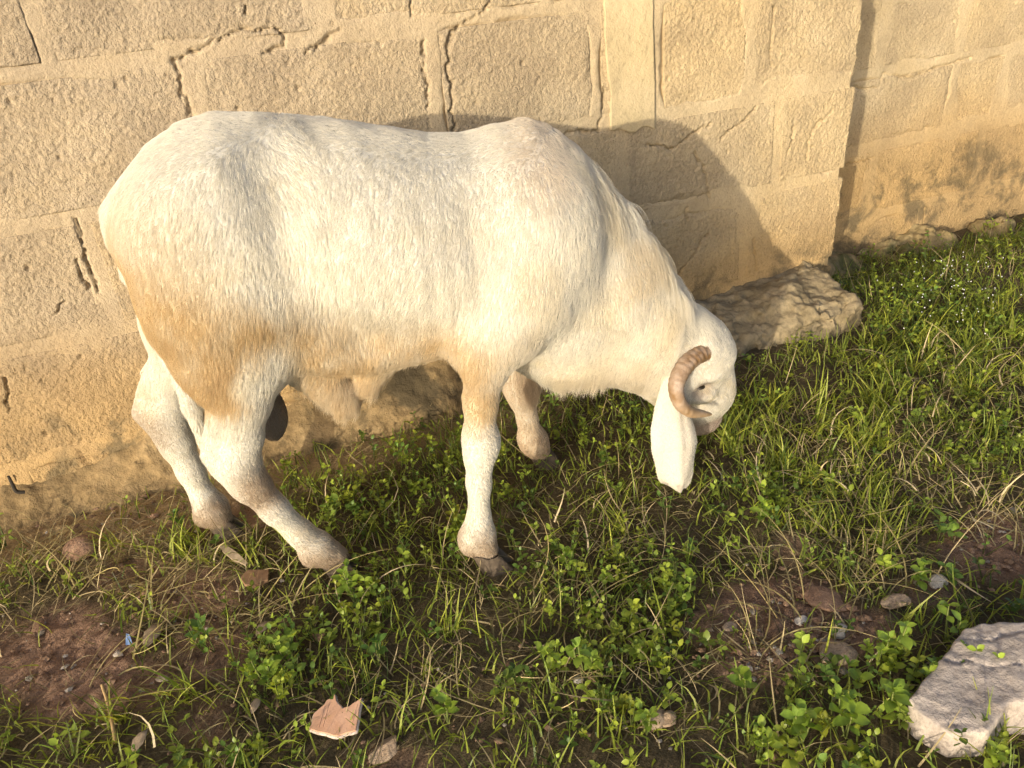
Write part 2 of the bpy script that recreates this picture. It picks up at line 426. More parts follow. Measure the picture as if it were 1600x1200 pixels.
FAR_FORE = [((.435, .06, .44), .08, 1.6), ((.428, .075, .37), .055, 1.4), ((.424, .078, .29), .036, 1.1), ((.427, .08, .225), .0285, 1), ((.430, .082, .175), .0275, 1), ((.433, .084, .148), .022, 1),
            ((.437, .087, .10), .0155, 1), ((.441, .089, .062), .020, 1), ((.446, .090, .048), .0225, 1), ((.454, .092, .029), .0190, 1)]

def sheep_sdf():
    h = 0.0045
    lo = np.array([-.19, -.19, -.005]); hi = np.array([.815, .165, .70])
    dims = np.ceil((hi - lo) / h).astype(int) + 1
    ax = [lo[i] + h * np.arange(dims[i]) for i in range(3)]
    P = np.stack(np.meshgrid(*ax, indexing='ij'), -1).astype(np.float32)
    D = np.minimum(trunk(P), 0.35)
    def blend(fn, lo_, hi_, k):
        i0 = np.clip(((np.array(lo_) - lo) / h).astype(int) - 1, 0, dims); i1 = np.clip(((np.array(hi_) - lo) / h).astype(int) + 2, 0, dims)
        sl = tuple(slice(a, b) for a, b in zip(i0, i1))
        d2 = fn(P[sl].copy()); d1 = D[sl]
        hh = np.clip(k - np.abs(d1 - d2), 0, None) / k
        D[sl] = np.minimum(d1, d2) - hh * hh * k * 0.25
    def cap(a, b, ra, rb, k, sn=1.0):
        a_ = np.array(a); b_ = np.array(b); r = max(ra, rb) + k + 0.02
        blend(lambda Q: rc(Q, a, b, ra, rb, sn), np.minimum(a_, b_) - r, np.maximum(a_, b_) + r, k)
    def el(c, r, k):
        c_ = np.array(c); e = np.array(r) + k + 0.02; blend(lambda Q: ell(Q, c, r), c_ - e, c_ + e, k)
    # neck
    cap((.455, -.004, .44), (.540, -.006, .352), .118, .098, .05, 1.3)
    cap((.540, -.006, .352), (.612, -.004, .275), .096, .076, .03, 1.25)
    cap((.612, -.004, .275), (.658, -.002, .238), .074, .062, .03, 1.15)
    # brisket and throat
    el((.475, -.006, .285), (.075, .058, .062), .04)
    cap((.50, -.006, .265), (.585, -.004, .235), .045, .048, .04, 1.1)
    # legs
    for leg in (NEAR_HIND, FAR_HIND, NEAR_FORE, FAR_FORE):
        for i in range(len(leg) - 1):
            a, ra, s1 = leg[i]; b, rb, s2 = leg[i + 1]
            k = 0.05 if i < 1 else (0.03 if i < 3 else 0.012)
            cap(a, b, ra, rb, k, (s1 + s2) / 2)
    # rear of the thighs, flank fold, hock points, carpal bones, dewclaws
    el((.012, -.072, .44), (.052, .045, .095), .04); el((-.030, .07, .44), (.055, .045, .10), .04)
    el((.012, -.084, .368), (.034, .028, .044), .02)
    cap((.095, -.09, .42), (.145, -.085, .385), .03, .02, .05, 1.6)
    cap((-.021, -.091, .248), (.0, -.091, .30), .0145, .012, .016); cap((-.146, .09, .240), (-.115, .09, .30), .0165, .012, .018)
    cap((-.135, .09, .225), (-.122, .09, .17), .014, .012, .016); cap((-.012, -.09, .228), (.004, -.09, .185), .014, .010, .014)
    el((.334, -.123, .205), (.022, .022, .027), .012); el((.436, .082, .172), (.028, .026, .032), .012)
    for c in ((.062, -.092, .046), (.062, -.076, .046), (.292, -.142, .046), (.292, -.126, .046), (-.113, .076, .04), (-.113, .092, .04)):
        el(c, (.012, .008, .013), .012)
    # tail: hangs from the rump behind the thighs
    tl = [((-.055, 0, .53), .022), ((-.062, 0, .48), .0165), ((-.058, .0, .42), .0135), ((-.056, -.003, .35), .0118), ((-.050, -.006, .28), .0105), ((-.047, -.008, .205), .0092)]
    for (a, ra), (b, rb) in zip(tl[:-1], tl[1:]): cap(a, b, ra, rb, .012)
    # belly pouch, sheath, scrotum
    el((.22, -.01, .338), (.12, .08, .035), .05)
    cap((.105, -.03, .335), (.158, -.045, .266), .027, .021, .024, 1.0)
    cap((.215, -.03, .315), (.198, -.045, .286), .025, .014, .026)
    cap((.055, 0, .34), (.05, 0, .30), .022, .020, .02); el((.046, .0, .248), (.024, .03, .046), .012)
    # head: cranium, roman nose, jaw, muzzle, brow, poll
    el((.693, -.002, .222), (.058, .056, .062), .025)
    cap((.703, -.002, .205), (.718, .006, .138), .058, .049, .02, 1.15)
    cap((.718, .006, .138), (.726, .022, .088), .047, .034, .02, 1.2)
    cap((.628, -.002, .205), (.698, .018, .102), .044, .030, .03, 1.15)
    cap((.698, .018, .102), (.720, .028, .074), .030, .026, .015, 1.1)
    el((.727, .030, .068), (.026, .030, .02), .012)
    for sg in (-1, 1):
        el((.702, sg * .047, .196), (.026, .014, .013), .012)             # brow
        el((.690, sg * .047, .160), (.026, .012, .012), .010)             # cheek bone under the eye
        el((.655, sg * .038, .19), (.03, .03, .034), .02)                # ear base / masseter
        cap((.728, sg * .03, .215), (.700, sg * .045, .236), .020, .020, .015)    # horn boss
    # modelling of hollows and bulges
    S_, N_, Z_ = P[..., 0], P[..., 1], P[..., 2]
    def dent(c, r, A):
        q2 = ((S_ - c[0]) / r[0]) ** 2 + ((np.abs(N_) - c[1]) / r[1]) ** 2 + ((Z_ - c[2]) / r[2]) ** 2
        D[...] += A * np.exp(-q2)
    dent((.135, .12, .545), (.030, .06, .060), .011)       # hollow in front of the hip
    dent((.150, .12, .600), (.06, .05, .025), .006)
    dent((.085, .10, .61), (.03, .05, .03), -.006)         # hip bone
    dent((.23, .14, .45), (.10, .05, .09), -.008)          # barrel
    dent((.36, .13, .43), (.025, .06, .14), .004)          # behind the shoulder
    dent((.44, .11, .45), (.05, .05, .10), -.008)          # shoulder
    dent((.535, .085, .385), (.022, .05, .085), .010)      # crease between shoulder and neck
    dent((.692, .058, .179), (.014, .018, .007), .007)     # eye socket
    dent((.735, .045, .150), (.018, .02, .03), .005)       # side of the nose
    dent((.685, .045, .13), (.02, .02, .02), .004)
    for k in range(7):                                     # ribs
        dent((.19 + .027 * k, .14, .45), (.007, .06, .10), .0016)
    D += 0.0016 * fbm(S_ * 30, N_ * 30, Z_ * 30, 5, 2).astype(np.float32)
    return D, lo, h

def surface_nets(D, lo, h):
    S = D < 0; nx, ny, nz = D.shape
    cs = (nx - 1, ny - 1, nz - 1)
    cnt = np.zeros(cs, np.float32); acc = np.zeros(cs + (3,), np.float32)
    corner = [(a, b, c) for a in (0, 1) for b in (0, 1) for c in (0, 1)]
    sl = lambda o: tuple(slice(o[i], o[i] + cs[i]) for i in range(3))
    for a in corner:
        for axis in range(3):
            if a[axis] == 1: continue
            b = list(a); b[axis] = 1
            da, db = D[sl(a)], D[sl(b)]
            cr = (S[sl(a)] != S[sl(b)])
            t = np.where(cr, da / np.where(cr, da - db, 1), 0)
            for i in range(3):
                acc[..., i] += np.where(cr, a[i] + (t if i == axis else 0), 0)
            cnt += cr
    act = cnt > 0
    idx = np.full(cs, -1, np.int64); idx[act] = np.arange(act.sum())
    base = np.stack(np.nonzero(act), 1).astype(np.float32)
    V = (base + acc[act] / cnt[act][:, None]) * h + lo
    Fs = []
    for axis in range(3):
        u, v = (axis + 1) % 3, (axis + 2) % 3
        s0 = [slice(None)] * 3; s1 = [slice(None)] * 3; s0[axis] = slice(0, -1); s1[axis] = slice(1, None)
        A, B = S[tuple(s0)], S[tuple(s1)]
        e = np.argwhere(A != B)
        ok = (e[:, u] > 0) & (e[:, v] > 0) & (e[:, u] < cs[u]) & (e[:, v] < cs[v]); e = e[ok]
        ins = A[tuple(e.T)]
        def c(du, dv):
            q = e.copy(); q[:, u] -= du; q[:, v] -= dv; return idx[tuple(q.T)]
        q = np.stack([c(1, 1), c(0, 1), c(0, 0), c(1, 0)], 1)
        q[~ins] = q[~ins][:, ::-1]
        Fs.append(q)
    return V, np.concatenate(Fs)

def coat_colour(p, r):
    """cream white coat with tan lower thigh, belly fringe and dirty feet (linear base colour)"""
    s, n, z = p[:, 0], p[:, 1], p[:, 2]
    white = np.array([.86, .825, .735]); cream = np.array([.84, .755, .58]); tan = np.array([.66, .505, .285]); brown = np.array([.42, .29, .17]); grey = np.array([.34, .275, .215])
    w1 = fbm(s * 14, n * 14, z * 14, 21, 4); w2 = fbm(s * 45, n * 45, z * 45, 23, 3)
    c = np.repeat(white[None], len(p), 0)
    def mx(m, col, amt=1.0):
        nonlocal c
        m = np.clip(m, 0, 1)[:, None] * amt; c = c * (1 - m) + col * m
    leg = sstep(.30, .24, z + .02 * w1)
    # cream cast along the flank, neck and shoulder
    mx(sstep(.1, .55, w1), cream, .45)
    neck = sstep(.47, .56, s) * sstep(.20, .28, z)
    mx(neck * sstep(-.5, .5, w1), cream, .75)
    mx(sstep(.05, .02, np.hypot((s - .585) / 1.0, (z - .395) / 1.6) - .03 * w1) * .8, tan, .35)
    mx(sstep(.07, .02, np.hypot(s - .465, z - .565) + .03 * w1), np.array([.78, .66, .52]), .5)
    # tan belly band and thigh
    zt = np.interp(s, [-.06, -.02, .04, .09, .13, .2, .33], [.53, .505, .488, .458, .428, .40, .362])
    low = sstep(.035, -.045, z - zt + .03 * w1)
    belly = sstep(.03, -.045, z - zt + .03 * w1) * sstep(.09, .13, s) * sstep(.40, .33, s) * sstep(.20, .26, z)
    mx(belly * (.85 + .5 * w2), tan, .82)
    thigh = low * sstep(.295, .325, z + .012 * w2) * sstep(-.02, -.05, n) * np.clip(sstep(.125, .085, s + .03 * w1) * sstep(.37, .41, z + .03 * w1) + sstep(.06, .03, s + .02 * w1), 0, 1)
    mx(thigh * (.95 + .5 * w2), tan, .92)
    mx(thigh * sstep(.1, .5, w2), brown, .25)
    tl_ = sstep(-.03, -.04, s) * (np.abs(n) < .03) * (z < .5)
    rump = sstep(-.03, -.055, s + .012 * w1) * sstep(.545, .50, z) * sstep(.40, .45, z)
    mx(rump * sstep(-.015, -.03, n), tan, .8)
    mx(sstep(.12, .04, np.hypot((s + .02), (z - .50)) + .02 * w1) * sstep(-.03, -.06, n), tan, .35)
    mx(sstep(.30, .24, z) * sstep(.43, .47, s) * sstep(.56, .53, s) * sstep(.19, .21, z), cream, .6)
    mx(sstep(.05, .015, np.hypot(s - .40, z - .335)), tan, .2)
    # legs: white, dirty at hock front, knees and fetlocks
    mx(leg * sstep(.15, .6, w1 + .2), np.array([.74, .66, .53]), .5)
    mx(sstep(.055, .015, np.hypot(s - .028, z - .185) + .012 * w2) * (n < -.03), brown, .7)
    mx(sstep(.10, .04, z + .03 * w2 + .015 * w1), brown, .72)
    mx(sstep(.04, .01, np.hypot(s - .445, z - .185) + .01 * w2) * (n > 0.03), brown, .55)
    mx((n > .03) * (s > .38) * sstep(.30, .2, z), np.array([.66, .52, .36]), .6)
    mx(sstep(.06, .02, np.hypot(s + .15, z - .21) + .01 * w2) * (n > .03), brown, .45)
    mx(sstep(.035, .01, np.hypot(s - .345, z - .26) + .015 * w2) * (n < -.05), tan, .6)
    # scrotum: grey brown
    sc_ = (np.abs(n) < .04) & (s > .02) & (s < .09) & (z < .305) & (z > .17)
    mx(sc_ * sstep(.305, .285, z), grey, .9)
    mx(tl_, white, .9)
    # head whiter
    head = sstep(.62, .66, s + .3 * (.25 - z))
    mx(head, white, .75)
    mx(sstep(.11, .075, z + .01 * w2) * sstep(.66, .69, s), np.array([.50, .37, .30]), .65)
    mx(sstep(.026, .012, np.hypot(s - .688, (z - .176) * 1.3)) * (s > .6), np.array([.46, .37, .31]), .6)
    mx(head * sstep(.25, .6, w1 + .4 * w2), cream, .6)
    return np.clip(c * (1 + .06 * w2[:, None]), 0, 1)

def to_world_obj(o):
    o.matrix_world = Matrix.Translation(Vector(S_O)) @ Matrix.Rotation(S_ANG, 4, 'Z')

D, lo_, h_ = sheep_sdf()
SV, SF = surface_nets(D, lo_, h_); del D
sheep = link("sheep", None); to_world_obj(sheep)
tag(sheep, "white and tan ram with curled horn grazing head down beside the wall", "sheep")

# body material (skin seen between the hairs)
M['skin'] = mat_attr("sheep_coat_skin", 0.85, 0, 0.1)
def mat_hair():
    m, n, l, b = mat_new("sheep_hair")
    a = n.new("ShaderNodeAttribute"); a.attribute_name = "col"
    l.new(a.outputs["Color"], b.inputs["Base Color"]); b.inputs["Roughness"].default_value = 0.7; b.inputs["Specular IOR Level"].default_value = 0.12
    t = n.new("ShaderNodeBsdfTranslucent"); l.new(a.outputs["Color"], t.inputs[0])
    mx = n.new("ShaderNodeMixShader"); mx.inputs[0].default_value = 0.5
    l.new(b.outputs[0], mx.inputs[1]); l.new(t.outputs[0], mx.inputs[2]); l.new(mx.outputs[0], n["Material Output"].inputs[0])
    return m
M['hair'] = mat_hair()
me = mesh_np("body", SV, SF, M['skin'], coat_colour(SV, rng) * .66, smooth=True)
body = link("body", me, sheep)
VN = np.zeros(len(SV) * 3, np.float32); me.vertices.foreach_get("normal", VN); VN = VN.reshape(-1, 3)

def groom(count):
    T = np.concatenate([SF[:, [0, 1, 2]], SF[:, [0, 2, 3]]])
    A, B, C = SV[T[:, 0]], SV[T[:, 1]], SV[T[:, 2]]
    ar = np.linalg.norm(np.cross(B - A, C - A), axis=1); ctr = (A + B + C) / 3
    nr = VN[T[:, 0]] + VN[T[:, 1]] + VN[T[:, 2]]; nr /= np.linalg.norm(nr, axis=1)[:, None] + 1e-9
    # more hair on the finely modelled head and legs
    dens = np.where((ctr[:, 0] > .62) | (ctr[:, 2] < .30), 1.9, 1.0)
    ti = rng.choice(len(T), count, p=ar * dens / (ar * dens).sum())
    u = rng.random((count, 2)); fl = u.sum(1) > 1; u[fl] = 1 - u[fl]
    p = A[ti] + (B[ti] - A[ti]) * u[:, :1] + (C[ti] - A[ti]) * u[:, 1:]
    nv = nr[ti]
    s, n, z = p[:, 0], p[:, 1], p[:, 2]
    # clump cells
    cell = 0.0065
    jit = p + 0.004 * np.stack([vnoise(p[:, 0] * 160, p[:, 1] * 160, p[:, 2] * 160, q) for q in (61, 62, 63)], 1)
    ci = np.floor(jit / cell).astype(np.int64)
    hc = [_hash(ci[:, 0], ci[:, 1], ci[:, 2], q) for q in (71, 72, 73, 74)]
    cc = (ci + 0.5) * cell
    # flow
    d = np.zeros((count, 3)); d[:] = (-.38, 0, -.92)
    def setd(m, v):
        m = np.clip(m, 0, 1)[:, None]; d[:] = d * (1 - m) + np.array(v) * m
    setd(sstep(.75, .95, nv[:, 2]) * sstep(.45, .55, z), (-1, 0, -.25))
    setd(sstep(.11, .17, s) * sstep(.22, .15, s) * sstep(.47, .55, z), (.25, 0, -.9))
    setd(sstep(.09, .02, s) * sstep(.35, .42, z), (-.35, 0, -.95))
    setd(sstep(.48, .58, s) * sstep(.30, .36, z - .6 * (s - .6)), (-.25, 0, -1.0))
    setd(sstep(.26, .2, z) * (s < .6), (.05, 0, -1))
    setd((s < .12) * (n < 0) * sstep(.2, .15, z), (.55, 0, -.8))
    setd(sstep(.63, .67, s + .25 * (.25 - z)), (-.35, 0, .9))
    sw = np.stack([vnoise(p[:, 0] * 11, p[:, 1] * 11, p[:, 2] * 11, q) for q in (81, 82, 83)], 1)
    d += 0.26 * sw + 0.10 * (np.stack(hc[:3], 1) - .5) + 0.07 * rng.normal(size=(count, 3))
    d -= (d * nv).sum(1)[:, None] * nv; d /= np.linalg.norm(d, axis=1)[:, None] + 1e-9
    # length
    L = np.full(count, .0115)
    def setl(m, v):
        m = np.clip(m, 0, 1); L[:] = L * (1 - m) + v * m
    setl(sstep(.36, .31, z) * sstep(.1, .14, s) * sstep(.36, .32, s), .015)                 # belly fringe
    setl(sstep(.255, .235, z) * sstep(.42, .45, s) * sstep(.56, .53, s), .024)              # brisket beard
    setl(sstep(.47, .42, z) * sstep(.285, .31, z) * sstep(.06, .03, s) * sstep(.0, -.05, n), .015)  # thigh feathers
    setl(sstep(.50, .56, s) * sstep(.6, .9, nv[:, 0] * .75 + nv[:, 2] * .66) * sstep(.28, .34, z), .036)  # mane
    setl(sstep(.30, .26, z) * ((s < .42) | (n > .06) | (n < -.06)) * (s < .5), .0040)
    setl(((s > .1) & (s < .25) & (z < .315)).astype(float), .018)                           # sheath tuft
    setl(sstep(.05, .03, z), .0042)
    setl(sstep(.645, .685, s + .25 * (.25 - z)), .0055); setl(sstep(-.035, -.045, s) * (np.abs(n) < .03) * (z < .47), .007)
    setl(sstep(.04, .015, np.hypot(s - .70, z - .285)), .016)                               # forelock
    sc_ = (np.abs(n) < .045) & (s > .02) & (s < .09) & (z < .30) & (z > .17); L[sc_] = .004
    L *= (.65 + .5 * rng.random(count)) * (.75 + .5 * hc[3])
    lift = .02 + .05 * rng.random(count) + .04 * (hc[0] - .5) + .55 * sstep(.022, .034, L) * hc[2] * (z > .28)
    # gravity for long hair
    g = np.clip((L - .014) / .02, 0, 1)[:, None] * np.array([0, 0, -.7])
    K = 4
    pts = np.zeros((count, K, 3), np.float32)
    for k in range(K):
        t = k / (K - 1)
        q = p + L[:, None] * (t * d + nv * (lift * np.sin(t * 2.4) * .55)[:, None] + g * t * t)
        q = q + nv * (.0024 * min(1.0, t * 2.5)) * np.clip(L / .011, .35, 1)[:, None]
        cl = 0.40 * t ** 1.2
        tgt = cc - ((cc - p) * nv).sum(1)[:, None] * nv + L[:, None] * (t * d) + nv * 0.0024
        pts[:, k] = q * (1 - cl * .6) + tgt * cl * .6 if k else p
    col = coat_colour(p, rng) * (.92 + .13 * rng.random(count) + .10 * (hc[1] - .5))[:, None]
    return pts, np.clip(col, 0, .95), L

def hair_object(pts, col, r0=.00021, r1=.00006):
    n, K, _ = pts.shape
    hc_ = bpy.data.hair_curves.new("coat"); hc_.add_curves([K] * n)
    hc_.position_data.foreach_set("vector", pts.reshape(-1).astype(np.float32))
    at = hc_.attributes.get("radius") or hc_.attributes.new("radius", 'FLOAT', 'POINT')
    rr = np.tile(np.linspace(r0, r1, K), n).astype(np.float32); at.data.foreach_set("value", rr)
    ca = hc_.attributes.new("col", 'FLOAT_COLOR', 'CURVE'); c4 = np.ones((n, 4), np.float32); c4[:, :3] = col
    ca.data.foreach_set("color", c4.ravel())
    hc_.materials.append(M['hair']); return hc_
_p, _c, _l = groom(380000)

# horns
def tube(path, rad, nseg=20, sub=14, ridge=0.0, squash=1.0):
    path = np.array(path, float); m = len(path)
    tt = np.linspace(0, m - 1, (m - 1) * sub + 1)
    def cr(P, t):
        i = np.clip(np.floor(t).astype(int), 0, m - 2); f = (t - i)[:, None] if P.ndim > 1 else t - i
        g = lambda k: P[np.clip(i + k, 0, m - 1)]
        return .5 * ((2 * g(0)) + (-g(-1) + g(1)) * f + (2 * g(-1) - 5 * g(0) + 4 * g(1) - g(2)) * f * f + (-g(-1) + 3 * g(0) - 3 * g(1) + g(2)) * f ** 3)
    c = cr(path, tt); r = np.interp(tt, np.arange(m), rad)
    T = np.gradient(c, axis=0); T /= np.linalg.norm(T, axis=1)[:, None]
    up = np.array([0, 1., 0]); u = np.cross(T, up); u /= np.linalg.norm(u, axis=1)[:, None] + 1e-9; v = np.cross(T, u)
    a = np.linspace(0, 2 * np.pi, nseg, endpoint=False)
    rr = r[:, None] * np.ones(nseg)
    if ridge:
        ph = tt[:, None] * 24 + 3.0 * vnoise(tt[:, None] * 2.2, 0 * a[None], 0 * a[None], 15) + .8 * np.sin(a * 2)[None] + 1.5 * vnoise(tt[:, None] * 3, np.cos(a)[None] * 2, np.sin(a)[None] * 2, 5)
        rr = rr * (1 + ridge * np.sin(ph) * np.clip(1.15 - tt[:, None] / (m - 1), .0, 1) + .03 * vnoise(tt[:, None] * 6, np.cos(a)[None] * 4, np.sin(a)[None] * 4, 9))
    V = c[:, None] + rr[..., None] * (np.cos(a)[None, :, None] * u[:, None] + squash * np.sin(a)[None, :, None] * v[:, None])
    R_, N = V.shape[:2]; i = np.arange(R_ - 1)[:, None] * N; j = np.arange(N)[None]; j2 = (j + 1) % N
    F = np.stack([i + j, i + j2, i + N + j2, i + N + j], -1).reshape(-1, 4)
    return V.reshape(-1, 3), F, np.repeat(tt / (m - 1), N)
def mat_simple(name, c1, c2, scale, rough, bs=0.4, bd=0.002, spec=.4):
    m, n, l, b = mat_new(name); tc = n.new("ShaderNodeTexCoord")
    f = noise_node(n, l, scale, 6, .65, tc.outputs["Object"])
    l.new(ramp(n, l, f, [(.3, c1), (.7, c2)]), b.inputs["Base Color"]); b.inputs["Roughness"].default_value = rough; b.inputs["Specular IOR Level"].default_value = spec
    bump(n, l, b, noise_node(n, l, scale * 3, 5, .6, tc.outputs["Object"]), bs, bd); return m
M['horn'] = mat_attr("horn", .5, .0, .4, None, 180)
M['hoof'] = mat_simple("hoof", (.06, .045, .033), (.17, .13, .09), 60, .6)
HP = [(.724, -.030, .222), (.702, -.046, .235), (.678, -.060, .241), (.650, -.076, .234), (.632, -.089, .214), (.634, -.096, .188), (.653, -.092, .165), (.676, -.083, .152), (.695, -.075, .142)]
HR = [.0140, .0140, .0135, .0128, .0118, .0104, .0085, .0058, .0018]
for sg in (1, -1):
    V, F, t = tube([(a, b * sg - (.004 if sg < 0 else 0), c) for a, b, c in HP], HR, 22, 16, .055, 1.1)
    if sg < 0: F = F[:, ::-1]
    g = vnoise(V[:, 0] * 220, V[:, 1] * 220, V[:, 2] * 220, 3)[:, None]
    c1 = np.array([.27, .185, .12]); c2 = np.array([.42, .29, .17])
    col = c1 + (c2 - c1) * sstep(.45, .95, t)[:, None] + (.10 * g + .09 * vnoise(V[:, 0] * 70, V[:, 1] * 70, V[:, 2] * 70, 8)[:, None]) * (1 - .6 * t[:, None])
    link("horn", mesh_np("horn", V, F, M['horn'], np.clip(col, .02, 1), smooth=True), sheep)
# ears: hanging leaf shapes, cupped, with thickness
def ear(sg):
    rowsL = np.array([(.632, .222), (.621, .200), (.607, .170), (.596, .135), (.595, .104), (.602, .070), (.605, .050), (.610, .038), (.620, .031)])
    rowsR = np.array([(.652, .214), (.656, .192), (.662, .155), (.668, .125), (.670, .100), (.664, .066), (.662, .047), (.657, .034), (.648, .028)])
    tq = np.linspace(0, 8, 29); ip = lambda A: np.stack([np.interp(tq, range(9), A[:, i]) for i in (0, 1)], 1)
    Lr, Rr = ip(rowsL), ip(rowsR); nu = 13; V = []
    for side in (0, 1):
        for i in range(29):
            t = tq[i] / 8
            for j in range(nu):
                f = j / (nu - 1); q = Lr[i] * (1 - f) + Rr[i] * f
                nn = -.062 - .030 * min(1, t * 2.2) + .012 * (2 * f - 1) ** 2 - .004 * math.sin(f * 9 + t * 4) * t - .010 * f * t
                nn += .006 * max(0, f - .75) * 4 * (1 - t) + .005 * math.exp(-((f - .66 - .06 * math.sin(5 * t)) / .09) ** 2) * math.sin(min(1, t * 1.3) * math.pi)
                th = .0016 * math.sin(math.pi * f) ** .5 + .0004
                V.append((q[0] + (.06 if sg < 0 else 0), sg * (nn + (.022 if sg < 0 else 0) + (-th if side == 0 else th)), q[1] + (.03 * t if sg < 0 else 0)))
    V = np.array(V); n0 = 29 * nu; g = grid_faces(29, nu)
    F = np.concatenate([g, g[:, ::-1] + n0])
    idx = np.arange(n0).reshape(29, nu); loop = np.concatenate([idx[:, 0], idx[-1, 1:], idx[-2::-1, -1], idx[0, -2:0:-1]]); k2 = np.roll(loop, -1)
    F = np.concatenate([F, np.stack([k2, loop, loop + n0, k2 + n0], 1)])
    if sg < 0: F = F[:, ::-1]
    col = np.repeat(np.array([[.66, .61, .52]]), len(V), 0) * (1 + .05 * fbm(V[:, 0] * 60, V[:, 1] * 60, V[:, 2] * 60, 4, 3))[:, None]
    return mesh_np("ear", V, F, M['ear'], col, smooth=True)
M['ear'] = mat_attr("ear_skin", .75, .12, .15, (1, .75, .6), 220)
for sg in (1, -1):
    eme = ear(sg); link("ear", eme, sheep)
    # short down on the ears
    ev = np.zeros(len(eme.vertices) * 3, np.float32); eme.vertices.foreach_get("co", ev); ev = ev.reshape(-1, 3)
    en = np.zeros(len(eme.vertices) * 3, np.float32); eme.vertices.foreach_get("normal", en); en = en.reshape(-1, 3)
    ef = np.zeros(len(eme.loops), np.int32); eme.loops.foreach_get("vertex_index", ef); ef = ef.reshape(-1, 4)
    fi = rng.integers(0, len(ef), 15000); uv = rng.random((15000, 2, 1))
    qa = ev[ef[fi, 0]] * (1 - uv[:, 0]) + ev[ef[fi, 1]] * uv[:, 0]; qb = ev[ef[fi, 3]] * (1 - uv[:, 0]) + ev[ef[fi, 2]] * uv[:, 0]
    q = qa * (1 - uv[:, 1]) + qb * uv[:, 1]; qn = en[ef[fi, 0]]
    dd = np.array([.05, 0, -1.0]) + rng.normal(0, .35, (15000, 3)); dd -= (dd * qn).sum(1)[:, None] * qn; dd /= np.linalg.norm(dd, axis=1)[:, None] + 1e-9
    Le = rng.uniform(.0015, .0032, (15000, 1)); ts = np.linspace(0, 1, 4)
    _p = np.concatenate([_p, np.stack([q + Le * (t * dd + qn * .18 * np.sin(t * 2.2)) for t in ts], 1).astype(np.float32)])
    _c = np.concatenate([_c, np.array([.80, .755, .655]) * rng.uniform(.9, 1.06, (15000, 1))])


# eyes
M['eye'] = mat_simple("eye", (.012, .010, .008), (.03, .022, .015), 20, .12, 0, .001, .6)
for sg in (-1, 1):
    bm = bmesh.new(); bmesh.ops.create_uvsphere(bm, u_segments=16, v_segments=12, radius=.0085)
    for v in bm.verts: v.co.z *= .38
    me = bpy.data.meshes.new("eye"); bm.to_mesh(me); bm.free(); me.materials.append(M['eye'])
    for p_ in me.polygons: p_.use_smooth = True
    link("eye", me, sheep, (.688, sg * .0475, .178))
# hooves: two claws each
def hoof(center, dirv, w=.019):
    d2 = np.array(dirv, float); d2[2] = 0; d2 /= np.linalg.norm(d2); sd = np.array([-d2[1], d2[0], 0])
    V = []; F = []
    for k in (-1, 1):
        n0 = len(V); rings = 6; N = 14
        for i in range(rings):
            t = i / (rings - 1)
            for j in range(N):
                a = 2 * np.pi * j / N
                lx = (.023 - .004 * t) * np.cos(a) * (1.15 if np.cos(a) > 0 else .9) + .010 * (1 - t)
                ly = w * .52 * np.sin(a) * (1 - .12 * t) * (1 - .35 * max(0, np.cos(a)) * (1 - t))
                V.append(np.array(center) + d2 * (lx - .006 * t) + sd * (ly + k * w * .54) + np.array([0, 0, .032 * t - .004 + .006 * (t) * (np.cos(a) < 0)]))
        for i in range(rings - 1):
            for j in range(N):
                F.append((n0 + i * N + j, n0 + i * N + (j + 1) % N, n0 + (i + 1) * N + (j + 1) % N, n0 + (i + 1) * N + j))
    return mesh_np("hoof", np.array(V), np.array(F), M['hoof'], smooth=True)
for c, dv in (((.096, -.082, .0), (1, -.05, 0)), ((-.089, .082, .0), (1, 0, 0)), ((.317, -.141, .0), (1, -.1, 0)), ((.456, .093, .0), (1, 0, 0))):
    link("hoof", hoof(c, dv), sheep)
coat = link("coat", hair_object(_p, _c), sheep)
coat["kind"] = "stuff"

# ------------------------------------------------------------------ the ground
def to_px(P):
    c = (np.atleast_2d(P) - CAM_POS) @ RC.T
    zc = np.where(c[:, 2] > .05, c[:, 2], 9e9)
    return c[:, 0] / zc * 1200 + 800, c[:, 1] / zc * 1200 + 600

def patch_list(items):
    """patches of the ground given by where they show: centre and two radii -> world ellipses"""
    out = []
    for cx, cy, rx, ry, a in items:
        c = on_ground(cx, cy)[:2]; ux = on_ground(cx + rx, cy)[:2] - c; uy = on_ground(cx, cy + ry)[:2] - c
        out.append((c, np.linalg.inv(np.stack([ux, uy], 1)), a))
    return out
BARE = patch_list([(110, 1030, 165, 95, 1), (300, 925, 95, 55, .85), (330, 1000, 70, 70, .7), (240, 900, 110, 40, .6), (1215, 950, 115, 55, 1), (1325, 1000, 90, 42, .9), (1550, 850, 95, 70, 1), (1180, 1040, 80, 40, .7),
                   (1120, 980, 60, 40, .6), (1240, 860, 40, 30, .5), (60, 830, 200, 50, .9), (300, 800, 160, 40, .8), (600, 1190, 80, 30, .5), (1450, 930, 70, 30, .5), (330, 1130, 50, 50, .5)])
def bareness(x, y):
    b = np.zeros(np.shape(x))
    nz = .35 * fbm(np.asarray(x) * 9, np.asarray(y) * 9, 0, 301, 3)
    for c, Mi, a in BARE:
        q = Mi @ np.stack([np.ravel(x) - c[0], np.ravel(y) - c[1]]); r = np.hypot(q[0], q[1]).reshape(np.shape(x))
        b = np.maximum(b, a * sstep(1.15, .6, r + nz))
    return b

